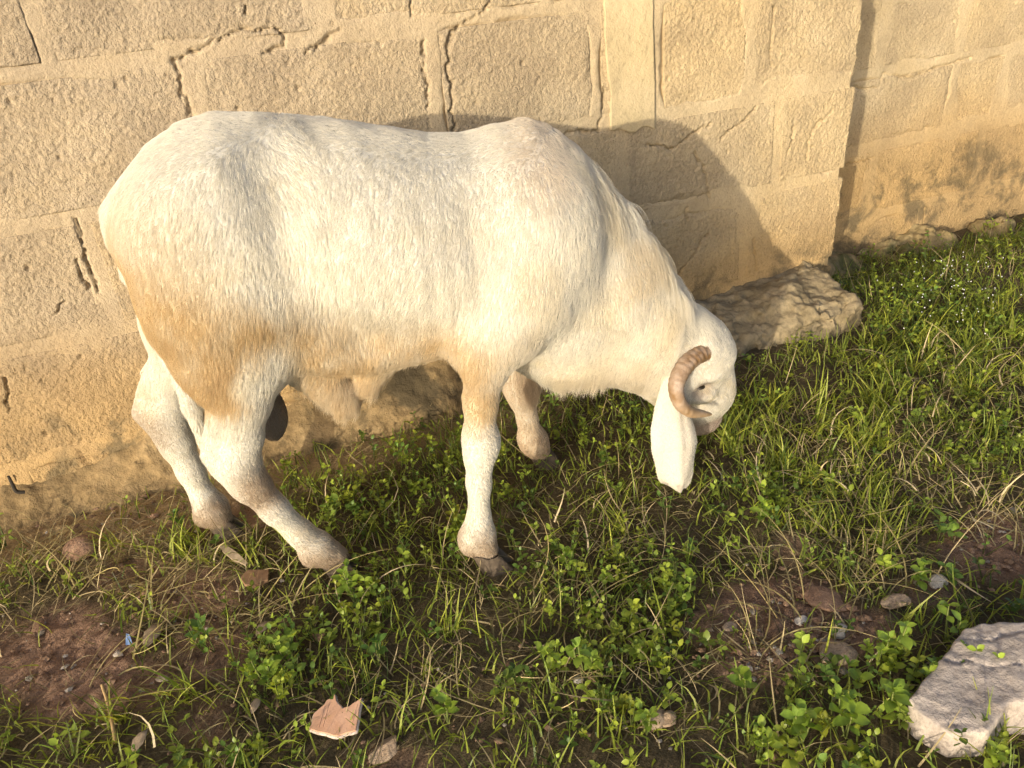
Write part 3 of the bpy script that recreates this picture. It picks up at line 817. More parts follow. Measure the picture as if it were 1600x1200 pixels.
def G(x, y):
    x = np.asarray(x, float); y = np.asarray(y, float)
    near = sstep(6, 2.5, np.hypot(x, y))
    g = .016 * fbm(x * 2.1, y * 2.1, 0, 201, 3) + near * (.007 * fbm(x * 11, y * 11, 0, 203, 3))
    g = g * sstep(-.02, -.0, -np.abs(y) * 0 - 0.03 + .03) if False else g
    # soil banked against the wall on the left
    bank = sstep(-.22, -.02, y + .05 * fbm(x * 5, y * 5, 0, 207, 3)) * sstep(.55, -.1, x)
    g = g - .010 * bank
    g = g - .105 * sstep(1.12, 1.45, x) * sstep(-.15, .30, y)
    # keep the feet on level soil
    for fx, fy in ((.013, -.450), (-.145, -.26), (.223, -.545), (.396, -.334)):
        w_ = np.exp(-((x - fx) ** 2 + (y - fy) ** 2) / .055 ** 2); g = g * (1 - w_) + w_ * (-.002)
    return g

def make_ground():
    def axis(a, b, fine, far):
        n = int((b - a) / fine); core = np.linspace(a, b, n)
        k = np.geomspace(.02, far, 26)
        return np.concatenate([(a - k)[::-1], core, b + k])
    xs = axis(-.75, 2.0, .0065, 70); ys = axis(-1.22, .40, .0065, 70)
    X, Y = np.meshgrid(xs, ys, indexing='ij')
    Zg = G(X, Y)
    fine = sstep(.5, .0, np.maximum(np.maximum(-.75 - X, X - 2.0), np.maximum(-1.22 - Y, Y - .40)))
    bare = bareness(X, Y)
    Zg = Zg + fine * (.0035 * fbm(X * 45, Y * 45, 0, 211, 3) + (.25 + bare) * (.0038 * fbm(X * 130, Y * 130, 0, 213, 2) + .010 * np.clip(vnoise(X * 75, Y * 75, 0, 215) - .35, 0, 1) + .012 * np.clip(vnoise(X * 38, Y * 38, 0, 216) - .55, 0, 1)))
    Zg += fine * pits(X, Y, 217, .09, .010, .35) * (bare > .3) * .8
    V = np.stack([X.ravel(), Y.ravel(), Zg.ravel()], 1)
    # colour: red-brown bare soil, darker litter under the grass, ochre wash-out by the wall
    w1 = fbm(X * 6, Y * 6, 0, 221, 4).ravel()[:, None]; w2 = fbm(X * 70, Y * 70, 0, 223, 3).ravel()[:, None]
    b = bare.ravel()[:, None]
    soil = np.array([.37, .23, .15]) * (1 + .25 * w1 + .25 * w2); litter = np.array([.13, .10, .055]) * (1 + .3 * w1 + .3 * w2)
    ochre = np.array([.45, .32, .165]) * (1 + .3 * w1 + .2 * w2)
    c = litter * (1 - b) + soil * b
    oc = (sstep(-.26, -.14, Y + .05 * fbm(X * 7, Y * 7, 0, 225, 3)) * sstep(.7, .2, X)).ravel()[:, None]
    c = c * (1 - oc) + ochre * oc
    me = mesh_np("ground", V, grid_faces(len(xs), len(ys)), M['soil'], np.clip(c, .01, 1), smooth=True)
    return tag(link("ground", me), kind="structure")
def mat_soil():
    m, n, l, b = mat_new("soil")
    a = n.new("ShaderNodeAttribute"); a.attribute_name = "col"; geo = n.new("ShaderNodeNewGeometry"); pos = geo.outputs["Position"]
    f = noise_node(n, l, 190, 5, .7, pos)
    sp = ramp(n, l, f, [(.25, (.45, .42, .4)), (.5, (.95, .95, .95)), (.75, (1.35, 1.3, 1.25))])
    l.new(mixc(n, l, .8, a.outputs["Color"], sp, 'MULTIPLY'), b.inputs["Base Color"])
    b.inputs["Roughness"].default_value = .95; b.inputs["Specular IOR Level"].default_value = .15
    bump(n, l, b, math_node(n, l, 'ADD', f, noise_node(n, l, 70, 6, .65, pos)), 1.0, .009)
    return m
M['soil'] = mat_soil()
make_ground()

# ------------------------------------------------------------------ rough footings under the walls (parts of the walls)
def mat_rock(name, c0, c1, c2, dark=(.03, .027, .022), scale=22, damt=.8, bs=.8):
    m, n, l, b = mat_new(name); geo = n.new("ShaderNodeNewGeometry"); pos = geo.outputs["Position"]
    f = noise_node(n, l, scale, 8, .65, pos); f2 = noise_node(n, l, scale * 7, 5, .7, pos); f3 = noise_node(n, l, scale * .55, 5, .6, pos, .6)
    c = ramp(n, l, f, [(.3, c0), (.5, c1), (.7, c2)])
    c = mixc(n, l, .7, c, ramp(n, l, f2, [(.3, (.5, .5, .5)), (.5, (1, 1, 1)), (.75, (1.35, 1.33, 1.3))]), 'MULTIPLY')
    c = mixc(n, l, math_node(n, l, 'MULTIPLY', maprange(n, l, f3, .52, .64), damt), c, dark)
    l.new(c, b.inputs["Base Color"]); b.inputs["Roughness"].default_value = .92; b.inputs["Specular IOR Level"].default_value = .2
    bump(n, l, b, math_node(n, l, 'ADD', f, f2), bs, .006); return m
M['footing'] = mat_rock("rubble_footing", (.15, .12, .07), (.25, .20, .12), (.35, .285, .18), (.035, .032, .022), 9, .85)
M['mossfoot'] = mat_rock("mossy_footing", (.20, .15, .07), (.33, .255, .13), (.42, .34, .20), (.06, .075, .025), 9, .85)
M['earthbank'] = mat_rock("earth_footing", (.13, .09, .045), (.25, .175, .085), (.36, .26, .135), (.05, .042, .026), 11, .85)  # earth tones, darkened to stand in for shade beneath the sheep's belly

def sdf_mesh(name, fn, lo, hi, h, mat, col=None):
    lo = np.array(lo, float); hi = np.array(hi, float); dims = np.ceil((hi - lo) / h).astype(int) + 1
    P = np.stack(np.meshgrid(*[lo[i] + h * np.arange(dims[i]) for i in range(3)], indexing='ij'), -1).astype(np.float32)
    V, F = surface_nets(fn(P).astype(np.float32), lo, h)
    return mesh_np(name, V, F, mat, col, smooth=True)

def rbox(P, c, hs, r):
    q = np.abs(P - np.array(c, np.float32)) - (np.array(hs, np.float32) - r)
    return np.sqrt((np.maximum(q, 0) ** 2).sum(-1)) + np.minimum(q.max(-1), 0) - r

def f_right(P):
    x, y, z = P[..., 0], P[..., 1], P[..., 2]
    q = P.copy(); q[..., 2] += .16 * np.clip(-(y + .07), 0, 1) * 1.2 - .02 * sstep(.9, 1.25, x)
    d = rbox(q, (1.03, -.075, .0), (.215, .115, .074), .030)
    d -= .026 * fbm(x * 9, y * 9, z * 9, 401, 3) + -.006 * sstep(.12, .0, np.abs(fbm(x * 10, y * 10, z * 10, 402, 2))) + .010 * np.round(2.5 * vnoise(x * 13, y * 13, z * 13, 404)) / 2.5 + .014 * fbm(x * 40, y * 40, z * 40, 403, 4) + .0025 * vnoise(x * 150, y * 150, z * 150, 405)
    return d
link("footing", sdf_mesh("footing", f_right, (.72, -.28, -.08), (1.34, .09, .16), .0040, M['footing']), wall_left)["label"] = "broken grey concrete footing jutting out under the wall corner"
def f_left(P):
    x, y, z = P[..., 0], P[..., 1], P[..., 2]
    top = .035 + .045 * sstep(-.1, .3, x) + .03 * fbm(x * 4, x * 0, 0, 409, 3)
    d = np.maximum(np.maximum(-.085 + .0 - y - .0, (z - top) * .8 + (-y) * -.0 + (.0 - y - .03) * .75), y - .05)
    d = np.maximum(d, np.maximum(x - .80, -.95 - x)); d = np.maximum(d, -.08 - z)
    d -= .014 * fbm(x * 12, y * 12, z * 12, 411, 3) + .009 * fbm(x * 45, y * 45, z * 45, 413, 3) + .003 * vnoise(x * 140, y * 140, z * 140, 415)
    return d
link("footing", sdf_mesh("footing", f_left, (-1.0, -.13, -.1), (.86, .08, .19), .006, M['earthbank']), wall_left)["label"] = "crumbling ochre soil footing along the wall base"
def f_back(P):
    x, y, z = P[..., 0], P[..., 1], P[..., 2]
    d = rbox(P, (1.80, .17, -.06), (.50, .08, .045), .03)
    d -= .075 * fbm(x * 8, y * 8, z * 8, 421, 3) + .018 * fbm(x * 38, y * 38, z * 38, 423, 3) + .005 * vnoise(x * 110, y * 110, z * 110, 425)
    return d
link("footing", sdf_mesh("footing", f_back, (1.22, .0, -.12), (2.4, .34, .14), .007, M['mossfoot']), wall_right, (0, -.20, -.075))["label"] = "mossy low footing along the set back wall"

# ------------------------------------------------------------------ vegetation (uncountable: grass, straw, creeping leaves)
def blades(root, az, th0, kap, L, wd, col, seg=4, tipcol=None, wav=0.0):
    n = len(root); t = np.linspace(0, 1, seg + 1)
    th = th0[:, None] + kap[:, None] * t[None]
    step = L[:, None] / seg
    hz = np.concatenate([np.zeros((n, 1)), np.cumsum(np.sin(th[:, :-1]) * step, 1)], 1)
    vz = np.concatenate([np.zeros((n, 1)), np.cumsum(np.cos(th[:, :-1]) * step, 1)], 1)
    a2 = az[:, None] + wav * rng.normal(size=(n, 1)) * t[None]
    C = np.stack([root[:, :1] + hz * np.cos(a2), root[:, 1:2] + hz * np.sin(a2), root[:, 2:3] + vz], -1)
    gz = G(C[..., 0], C[..., 1]) + .004                          # lying stems rest on the soil
    C[..., 2] = np.maximum(C[..., 2], gz * (t > 0) + C[..., 2] * (t == 0))
    tw = az + rng.normal(0, .5, n)
    sd = np.stack([-np.sin(tw), np.cos(tw), .3 * rng.normal(size=n)], -1)
    w_ = wd[:, None] * (1 - t[None] ** 1.6) * .5 + .00018
    A = C + sd[:, None] * w_[..., None]; B = C - sd[:, None] * w_[..., None]
    V = np.stack([A, B], 2).reshape(-1, 3)
    i = np.arange(n)[:, None] * (2 * (seg + 1)) + 2 * np.arange(seg)[None]
    F = np.stack([i, i + 1, i + 3, i + 2], -1).reshape(-1, 4)
    cc = np.repeat(col, 2 * (seg + 1), 0)
    if tipcol is not None:
        tt = np.tile(np.repeat(t, 2), n)[:, None]; cc = cc * (1 - tt) + np.repeat(tipcol, 2 * (seg + 1), 0) * tt
    return V, F, cc

def join(parts):
    V, F, C = [], [], []; n0 = 0
    for v, f, c in parts:
        V.append(v); F.append(f + n0); C.append(c); n0 += len(v)
    return np.concatenate(V), np.concatenate(F), np.concatenate(C)

FEET = [(.020, -.452), (-.145, -.262), (.230, -.548), (.396, -.334)]
def scatter(n, box, density):
    x = rng.uniform(box[0], box[1], n); y = rng.uniform(box[2], box[3], n)
    k = rng.random(n) < density(x, y)
    # not inside the footings or the head
    k &= ~((x > .78) & (x < 1.26) & (y > -.205 + .03 * np.sin(x * 31))) & ~((x < .82) & (y > -.085)) & ~((x > 1.26) & (y > .32 + .03 * np.sin(x * 23)))
    for fx, fy in FEET: k &= (np.hypot(x - fx, y - fy) > .024) & ~((np.abs(x - fx - .005) < .03) & (y < fy) & (y > fy - .045) & (rng.random(n) < .75))
    return x[k], y[k]

def zone(x, y, items):
    r = np.zeros(len(x))
    for c, Mi, a in items:
        q = Mi @ np.stack([x - c[0], y - c[1]]); r = np.maximum(r, a * sstep(1.2, .5, np.hypot(q[0], q[1])))
    return r
TALL = patch_list([(1135, 700, 55, 22, 1), (1190, 660, 60, 40, 1), (1300, 700, 260, 130, 1), (1480, 560, 200, 130, .9), (1350, 830, 130, 70, .8), (1000, 850, 130, 80, .5), (250, 870, 200, 40, .4), (700, 980, 120, 60, .3), (250, 1120, 120, 60, .45), (1560, 1150, 60, 60, .6)])
LUSH = patch_list([(430, 1060, 80, 60, 1), (560, 940, 70, 60, 1), (500, 1000, 80, 50, .8), (950, 900, 150, 80, .8), (1000, 1000, 140, 90, .8), (1340, 1090, 150, 80, .9), (1180, 790, 90, 60, .7), (700, 760, 160, 90, .8), (1450, 500, 120, 70, 1),
                   (1430, 620, 130, 90, .5), (330, 1190, 100, 40, .9), (900, 1110, 150, 80, .6), (1250, 1160, 150, 60, .9), (1540, 700, 90, 70, .6), (20, 830, 60, 40, .8), (1530, 1180, 90, 40, .9), (480, 800, 100, 50, .6), (960, 700, 130, 60, .5)])
BOX = (-.85, 2.45, -1.3, .37)
green = np.array([.15, .23, .028]); lime = np.array([.43, .45, .07]); dark = np.array([.045, .085, .015]); strawc = np.array([.46, .36, .19]); olive = np.array([.15, .14, .045])
def greens(n, yl=.35):
    u = rng.random((n, 1)); v = rng.random((n, 1))
    c = np.where(u < .3, dark, green); m = rng.random((n, 1)) * yl * 2.3
    c = c * (1 - m) + lime * m; return c * (.75 + .5 * v)

def grass_field():
    parts = []
    # short mixed turf
    x, y = scatter(78000, BOX, lambda x, y: np.clip((1 - 1.02 * bareness(x, y)) * (.55 + .5 * fbm(x * 8, y * 8, 0, 501, 3)), .015, 1) * sstep(-.60, -.25, x + .25 * fbm(x * 5, y * 5, 0, 502, 2) + .35 * sstep(-.3, -.7, y)))
    n = len(x); root = np.stack([x, y, G(x, y) - .003], 1)
    parts.append(blades(root, rng.uniform(0, 6.283, n), rng.uniform(.1, .9, n), rng.uniform(.2, 1.5, n), rng.gamma(5, .0050, n) + .009, rng.uniform(.0012, .0030, n), greens(n), 4, None, .3))
    # taller tufts
    cx, cy = scatter(3000, BOX, lambda x, y: np.clip(zone(x, y, TALL), 0, 1))
    for_n = 13; tx = np.repeat(cx, for_n) + rng.normal(0, .008, len(cx) * for_n); ty = np.repeat(cy, for_n) + rng.normal(0, .008, len(cx) * for_n)
    n = len(tx); root = np.stack([tx, ty, G(tx, ty) - .003], 1)
    baz = np.repeat(rng.uniform(0, 6.283, len(cx)), for_n); bl = np.repeat(rng.uniform(.7, 1.25, len(cx)), for_n)
    parts.append(blades(root, baz + rng.normal(0, 1.0, n), rng.uniform(.05, .7, n), rng.uniform(.3, 1.3, n), bl * rng.uniform(.028, .075, n), rng.uniform(.0016, .0036, n), greens(n, .45), 5, None, .2))
    return join(parts)
V, F, C = grass_field()
tag(link("grass", mesh_np("grass", V, F, M['grass'], C)), "green grass blades and tufts growing over the ground", "grass", kind="stuff")

STRAWZ = patch_list([(1330, 720, 200, 120, 1), (1500, 620, 140, 120, .8), (1300, 890, 160, 70, .9), (950, 830, 140, 70, .9), (250, 880, 260, 45, 1), (780, 920, 130, 70, .5), (1560, 800, 80, 80, 1), (700, 1080, 200, 90, .7), (950, 1060, 150, 100, .7), (80, 920, 120, 60, .7), (330, 960, 120, 60, .5), (1200, 1000, 120, 60, .7), (560, 870, 80, 40, .3)])
def dry_field():
    parts = []
    x, y = scatter(34000, BOX, lambda x, y: np.clip(.22 * (1 - .5 * bareness(x, y)) + .75 * zone(x, y, STRAWZ), 0, 1))
    n = len(x); root = np.stack([x, y, G(x, y) - .002], 1)
    c = strawc * rng.uniform(.45, 1.45, (n, 1)); mm = rng.random((n, 1)) * .5; c = c * (1 - mm) + olive * mm
    parts.append(blades(root, rng.uniform(0, 6.283, n), rng.uniform(.6, 1.45, n), rng.uniform(-.2, .9, n), rng.gamma(4, .010, n) + .012, rng.uniform(.0009, .0022, n), c, 5, None, .5))
    # pale bleached bents standing out of the sward
    x, y = scatter(4200, BOX, lambda x, y: np.clip(.03 + .5 * zone(x, y, STRAWZ[:2] + STRAWZ[3:5] + STRAWZ[6:7]), 0, 1))
    n = len(x); root = np.stack([x, y, G(x, y) + rng.uniform(0, .02, n)], 1)
    parts.append(blades(root, rng.uniform(0, 6.283, n), rng.uniform(.2, 1.1, n), rng.uniform(.2, 1.2, n), rng.uniform(.03, .085, n), rng.uniform(.0016, .0028, n), np.array([.62, .50, .30]) * rng.uniform(.7, 1.15, (n, 1)), 5, None, .8))
    # long flattened stems on the left and right edges
    cen = [on_ground(a, b)[:2] for a, b in ((150, 900), (330, 890), (60, 880), (240, 930), (1560, 830), (1350, 900), (180, 1060), (880, 960), (420, 960), (1210, 1010))]
    k = 26; cx = np.repeat([c[0] for c in cen], k) + rng.normal(0, .035, k * len(cen)); cy = np.repeat([c[1] for c in cen], k) + rng.normal(0, .025, k * len(cen))
    n = len(cx); root = np.stack([cx, cy, G(cx, cy)], 1); baz = np.repeat(rng.uniform(-.5, .9, len(cen)), k) + rng.normal(0, .5, n) + np.pi * (rng.random(n) < .3)
    parts.append(blades(root, baz, rng.uniform(.9, 1.35, n), rng.uniform(.1, .7, n), rng.uniform(.06, .17, n), rng.uniform(.0010, .0022, n), np.array([.36, .29, .12]) * rng.uniform(.5, 1.3, (n, 1)), 9, None, .9))
    return join(parts)
V, F, C = dry_field()
tag(link("dry_grass", mesh_np("dry_grass", V, F, M['straw'], C)), "dry straw stems lying and standing among the green grass", "dry grass", kind="stuff")

# leaf: folded pointed oval, root at origin, along +x, normal +z
def leaf_shape():
    st = [(0, .0), (.18, .27), (.45, .46), (.75, .33), (1.0, 0)]
    V = []; 
    for t, w_ in st:
        dz = .10 * np.sin(t * 2.6) - .12 * t * t
        V += [(t, w_ * .72, dz + .10 * w_), (t, 0, dz - .02), (t, -w_ * .72, dz + .10 * w_)]
    F = []
    for i in range(len(st) - 1):
        a = i * 3; F += [(a, a + 1, a + 4, a + 3), (a + 1, a + 2, a + 5, a + 4)]
    return np.array(V, float), np.array(F)
LV, LF = leaf_shape()

def weed_layout(x, y, h, ns, r, spread=.6, npair=(2, 4), size=.014):
    """stems and leaf frames of one weed: list of (stem polyline) and (pos, dir, up, size)"""
    stems, leaves = [], []
    z0 = float(G(x, y))
    for k in range(ns):
        az = r.uniform(0, 6.283); lean = r.uniform(.15, spread); L = h * r.uniform(.65, 1.1); npz = int(r.integers(npair[0], npair[1] + 1))
        pts = []; 
        for i in range(5):
            t = i / 4; th = lean * (1.15 - .5 * t)
            pts.append((x + L * t * np.sin(th) * np.cos(az), y + L * t * np.sin(th) * np.sin(az), z0 - .004 * (t == 0) + L * t * np.cos(th)))
        stems.append(pts); a0 = r.uniform(0, 3.14)
        for i in range(npz):
            t = .35 + .65 * (i + 1) / npz; q = np.array([np.interp(t, np.linspace(0, 1, 5), [p[j] for p in pts]) for j in range(3)])
            for sgn in (0, 1):
                a = a0 + i * 1.45 + sgn * np.pi + r.normal(0, .25); el_ = r.uniform(-.15, .75) + (.25 if i == npz - 1 else 0)
                leaves.append((q, a, el_, size * r.uniform(.7, 1.25) * (1 if i < npz - 1 else .85)))
        if r.random() < .7: leaves.append((q, r.uniform(0, 6.28), r.uniform(.5, 1.2), size * .6))
    return stems, leaves
def leaf_frame(a, e, roll=0.0):
    d = np.array([np.cos(a) * np.cos(e), np.sin(a) * np.cos(e), np.sin(e)]); s = np.array([-np.sin(a), np.cos(a), 0]); u = np.cross(d, s)
    s2 = s * np.cos(roll) + u * np.sin(roll); u2 = np.cross(d, s2); return d, s2, u2

def creeping_leaves():
    r = np.random.default_rng(11)
    x, y = scatter(13500, BOX, lambda x, y: np.clip((.11 + .80 * zone(x, y, LUSH)) * (1 - .97 * bareness(x, y)), 0, 1))
    pos, fr, sz, col, stv = [], [], [], [], []
    sp = []
    for xi, yi in zip(x, y):
        big = r.random(); st, lv = weed_layout(xi, yi, r.uniform(.018, .055), int(r.integers(1, 4)), r, .9, (1, 3), r.uniform(.0060, .0138))
        pc = (np.array([.26, .34, .044]) if big < .6 else np.array([.12, .20, .035])) * r.uniform(.55, 1.3) + np.array([.09, .05, .0]) * r.random() ** 2
        for q, a, e, s in lv:
            pos.append(q); fr.append(np.stack(leaf_frame(a, e, r.normal(0, .3)), 0)); sz.append(s); col.append(pc * r.uniform(.8, 1.2))
        for p in st: sp.append((p[0], p[-1]))
    pos = np.array(pos); fr = np.array(fr); sz = np.array(sz); col = np.array(col); n = len(pos)
    V = pos[:, None] + sz[:, None, None] * np.einsum('vk,nkc->nvc', LV, fr)
    F = (np.arange(n)[:, None, None] * len(LV) + LF[None]).reshape(-1, 4)
    cc = np.repeat(col, len(LV), 0)
    mid = np.tile(np.arange(len(LV)) % 3 == 1, n); cc[mid] *= 1.15
    P0 = np.array([a for a, b in sp]); P1 = np.array([b for a, b in sp]); d = P1 - P0; L = np.linalg.norm(d, axis=1)
    s = np.cross(d, np.array([.3, .2, 1.0])); s /= np.linalg.norm(s, axis=1)[:, None] + 1e-9; u = np.cross(d, s); u /= np.linalg.norm(u, axis=1)[:, None] + 1e-9
    ring = [s, -.5 * s + .87 * u, -.5 * s - .87 * u]
    SVt = np.stack([P0 + .0009 * q for q in ring] + [P1 + .0006 * q for q in ring], 1).reshape(-1, 3)
    b = np.arange(len(P0))[:, None, None] * 6; SFt = (b + np.array([[0, 1, 4, 3], [1, 2, 5, 4], [2, 0, 3, 5]])[None]).reshape(-1, 4)
    return join([(V.reshape(-1, 3), F, cc), (SVt, SFt, np.repeat([[.12, .15, .035]], len(SVt), 0))])
V, F, C = creeping_leaves()
tag(link("creeping_weeds", mesh_np("creeping_weeds", V, F, M['leaf'], C, smooth=True)), "small oval-leaved creeping weeds carpeting the ground", "weeds", kind="stuff")

def white_flowers():
    r = np.random.default_rng(5); pts = []
    for _ in range(80):
        g = on_ground(r.normal(1500, 55), r.normal(475, 35)); pts.append((g[0], g[1], G(g[0], g[1]) + r.uniform(.03, .06)))
    ic = np.array([(1, 0, 0), (-1, 0, 0), (0, 1, 0), (0, -1, 0), (0, 0, 1), (0, 0, -1)]) * .0019
    f = np.array([(0, 2, 4), (2, 1, 4), (1, 3, 4), (3, 0, 4), (2, 0, 5), (1, 2, 5), (3, 1, 5), (0, 3, 5)])
    P = np.array(pts); k = np.array([p[1] < -.02 for p in pts]); P = P[k]
    V = (P[:, None] + ic[None]).reshape(-1, 3); F = (np.arange(len(P))[:, None, None] * 6 + f[None]).reshape(-1, 3)
    return mesh_np("tiny_flowers", V, F, M['straw'], np.full((len(V), 3), .75), smooth=True)
tag(link("tiny_flowers", white_flowers()), "scatter of tiny white flower heads in the grass by the far wall", "flowers", kind="stuff")

def gravel():
    r = np.random.default_rng(9)
    cen = [(1230, 960, 90, 45), (1310, 1000, 70, 35), (110, 1020, 150, 80), (300, 940, 90, 50), (1550, 850, 70, 50), (150, 800, 200, 40), (700, 1100, 500, 120), (1200, 1040, 80, 40)]
    ic = np.array([(1, 0, 0), (-1, 0, 0), (0, 1, 0), (0, -1, 0), (0, 0, 1), (0, 0, -1), (.6, .6, .5), (-.6, .6, .5), (.6, -.6, .5), (-.6, -.6, .5)])
    f = np.array([(0, 6, 8), (6, 4, 8), (4, 9, 8), (4, 7, 9), (7, 4, 6), (2, 7, 6), (0, 2, 6), (1, 7, 2), (1, 9, 7), (3, 9, 1), (3, 8, 9), (3, 0, 8), (2, 0, 5), (1, 2, 5), (3, 1, 5), (0, 3, 5)])
    V, F, C = [], [], []
    for i in range(1900):
        c = cen[r.integers(len(cen))]; g = on_ground(r.normal(c[0], c[2] * .6), r.normal(c[1], c[3] * .6)); s = r.gamma(1.8, .0010) + .0007
        a = r.uniform(0, 6.28); Rm = np.array([[np.cos(a), -np.sin(a), 0], [np.sin(a), np.cos(a), 0], [0, 0, 1]])
        v = (ic * r.uniform(.7, 1.2, (10, 3)) * s * np.array([1.2, .9, .65])) @ Rm.T + np.array([g[0], g[1], G(g[0], g[1]) + s * .25])
        F.append(f + 10 * i); V.append(v); k = r.random(); C.append(np.repeat([(np.array([.30, .19, .12]) if k < .85 else np.array([.42, .36, .29])) * r.uniform(.5, 1.2)], 10, 0))
    return mesh_np("gravel", np.concatenate(V), np.concatenate(F), M['pebble'], np.clip(np.concatenate(C), 0, 1))
M['pebble'] = mat_attr("pebble", .9, 0, .2, None, 300)
tag(link("gravel", gravel()), "fine soil crumbs and grit on the bare patches", "gravel", kind="stuff")

# ------------------------------------------------------------------ single things lying on the ground
def poly_sdf(P, poly):
    x, y = P[..., 0], P[..., 1]; d = np.full(x.shape, 9.0, np.float32); sgn = np.ones(x.shape, bool); inside = np.zeros(x.shape, bool)
    n = len(poly)
    for i in range(n):
        (ax, ay), (bx, by) = poly[i], poly[(i + 1) % n]
        vx, vy = bx - ax, by - ay; t = np.clip(((x - ax) * vx + (y - ay) * vy) / (vx * vx + vy * vy), 0, 1)
        d = np.minimum(d, np.hypot(x - ax - t * vx, y - ay - t * vy))
        cond = (ay > y) != (by > y); xi = ax + (y - ay) / np.where(abs(by - ay) < 1e-9, 1e-9, (by - ay)) * (bx - ax)
        inside ^= cond & (x < xi)
    return np.where(inside, -d, d)

M['slab'] = mat_rock("slab_stone", (.36, .30, .255), (.46, .395, .34), (.54, .47, .40), (.16, .13, .11), 16, .25, .6)
M['stone_a'] = mat_rock("tan_stone", (.30, .21, .14), (.42, .31, .21), (.50, .39, .28), (.2, .14, .1), 40, .4, .6)
M['stone_b'] = mat_rock("pale_stone", (.45, .40, .33), (.55, .50, .43), (.63, .58, .5), (.3, .26, .2), 40, .4, .5)
M['stone_c'] = mat_rock("red_stone", (.20, .12, .08), (.30, .185, .12), (.38, .25, .17), (.12, .08, .06), 40, .4, .7)

# big slab, bottom right
SL = [on_ground(a, b, .045)[:2] for a, b in ((1508, 988), (1560, 980), (1640, 985), (1680, 1040), (1640, 1105), (1575, 1105), (1545, 1148), (1490, 1152), (1440, 1120), (1420, 1095), (1462, 1045))]
cx_, cy_ = np.mean([p[0] for p in SL]), np.mean([p[1] for p in SL]); gz_ = float(G(cx_, cy_))
def f_slab(P):
    x, y, z = P[..., 0], P[..., 1], P[..., 2]
    po = [(p[0] - cx_, p[1] - cy_) for p in SL]
    wx = .004 * fbm(x * 22, y * 22, z * 22, 601, 4); d2 = poly_sdf(P, po) + wx
    ztop = .046 + .006 * x / .1 + .0035 * fbm(x * 13, y * 13, 0, 603, 4) + .0012 * fbm(x * 90, y * 90, 0, 604, 3)
    # layered cracks across the face
    for k, (ax, ay, bx, by) in enumerate(((-.03, .045, .10, -.045), (-.045, .012, .05, -.065), (-.02, .02, .06, -.02), (.02, .05, .13, .01), (-.09, -.015, -.01, -.07), (.0, -.03, .07, -.05))):
        dd = seg_dist(x + .010 * fbm(x * 45, y * 45, 0, 607 + k, 3), y + .010 * fbm(x * 45, y * 45, 0, 617 + k, 3), [(ax, ay), (bx, by)])
        ztop = ztop - .0034 * np.exp(-(dd / .0014) ** 2) * sstep(-.3, .3, vnoise(x * 25, y * 25, 0, 631 + k))
    dz = np.maximum(z - ztop, -.03 - z)
    k_ = .004; a, b = d2, dz; hh = np.clip(k_ - np.abs(a - b), 0, None) / k_
    return np.maximum(a, b) + hh * hh * k_ * .25 - .0015 * fbm(x * 90, y * 90, z * 90, 609, 2)
slab = link("stone_slab", sdf_mesh("stone_slab", f_slab, (-.16, -.13, -.04), (.18, .12, .07), .0026, M['slab']), loc=(cx_, cy_, gz_))
tag(slab, "large pale grey flat stone slab lying at the bottom right corner", "stone")

def stone(px, py, rpx, flat, seed, mat, label, aspect=1.0, rot=0.0, sink=.3, cuts=5):
    g = on_ground(px, py); dist = np.linalg.norm(g - CAM_POS); a = rpx * dist / 1200; b = a * aspect; c = a * flat
    r = np.random.default_rng(seed); pl = []
    for _ in range(cuts):
        v = r.normal(size=3); v /= np.linalg.norm(v); pl.append((v, r.uniform(.55, .85)))
    def fn(P):
        q = P / np.array([a, b, c], np.float32); d = np.sqrt((q * q).sum(-1)) - 1
        for v, o in pl: d = np.maximum(d, q @ v.astype(np.float32) - o)
        d = d * min(a, b, c); x, y, z = P[..., 0] / a, P[..., 1] / a, P[..., 2] / a
        return d - .07 * a * fbm(x * 2.2 + seed, y * 2.2, z * 2.2, 700 + seed, 3) * .6
    m = 1.25 * np.array([a, b, c])
    me = sdf_mesh("stone", fn, -m, m, max(a / 11, .0011), mat)
    o = link("stone", me, loc=(g[0], g[1], float(G(g[0], g[1])) + c * (1 - 2 * sink) * .8)); o.rotation_euler = (r.normal(0, .12), r.normal(0, .12), rot)
    return tag(o, label, "stone", "loose stones in the grass")
stone(132, 870, 23, .75, 1, M['stone_c'], "reddish rounded stone beside dry stems at the left wall base", .85)
stone(1400, 957, 23, .45, 2, M['stone_a'], "smooth tan oval pebble above the big pale slab", .5, -.3, .15)
stone(1311, 995, 13, .75, 3, M['stone_b'], "small cream round pebble above a flat tan stone", .8, 0, .2, 3)
stone(1302, 1030, 29, .35, 4, M['stone_a'], "flat tan stone below the cream pebble on bare soil", .75, -.6, .1)
stone(1286, 945, 27, .30, 5, M['stone_c'], "flat brown stone half buried at the top of the right soil patch", 1.5, -.2, .3)
stone(1251, 977, 10, .8, 6, M['stone_b'], "small upright grey pebble left of the cream pebble", .8)
stone(1465, 914, 13, .8, 7, M['stone_b'], "whitish lump of stone between weeds near the right soil patch", .9)
stone(1216, 1032, 10, .6, 8, M['stone_b'], "pinkish thin pebble under crossing straws", .7, 1.2)
stone(1022, 1130, 20, .5, 9, M['stone_a'], "tan angular stone at the bottom centre right, left of its twin", .9, 0, .1)
stone(1045, 1133, 14, .6, 10, M['stone_a'], "smaller tan stone touching a tan angular stone at the bottom", .9, .8, .1)
stone(602, 1176, 26, .35, 11, M['stone_a'], "flat brownish stone at the bottom edge below the orange shard", .7, .2, .1)
stone(500, 1000, 13, .5, 12, M['stone_c'], "small reddish brown stone in the leafy weeds", .8)
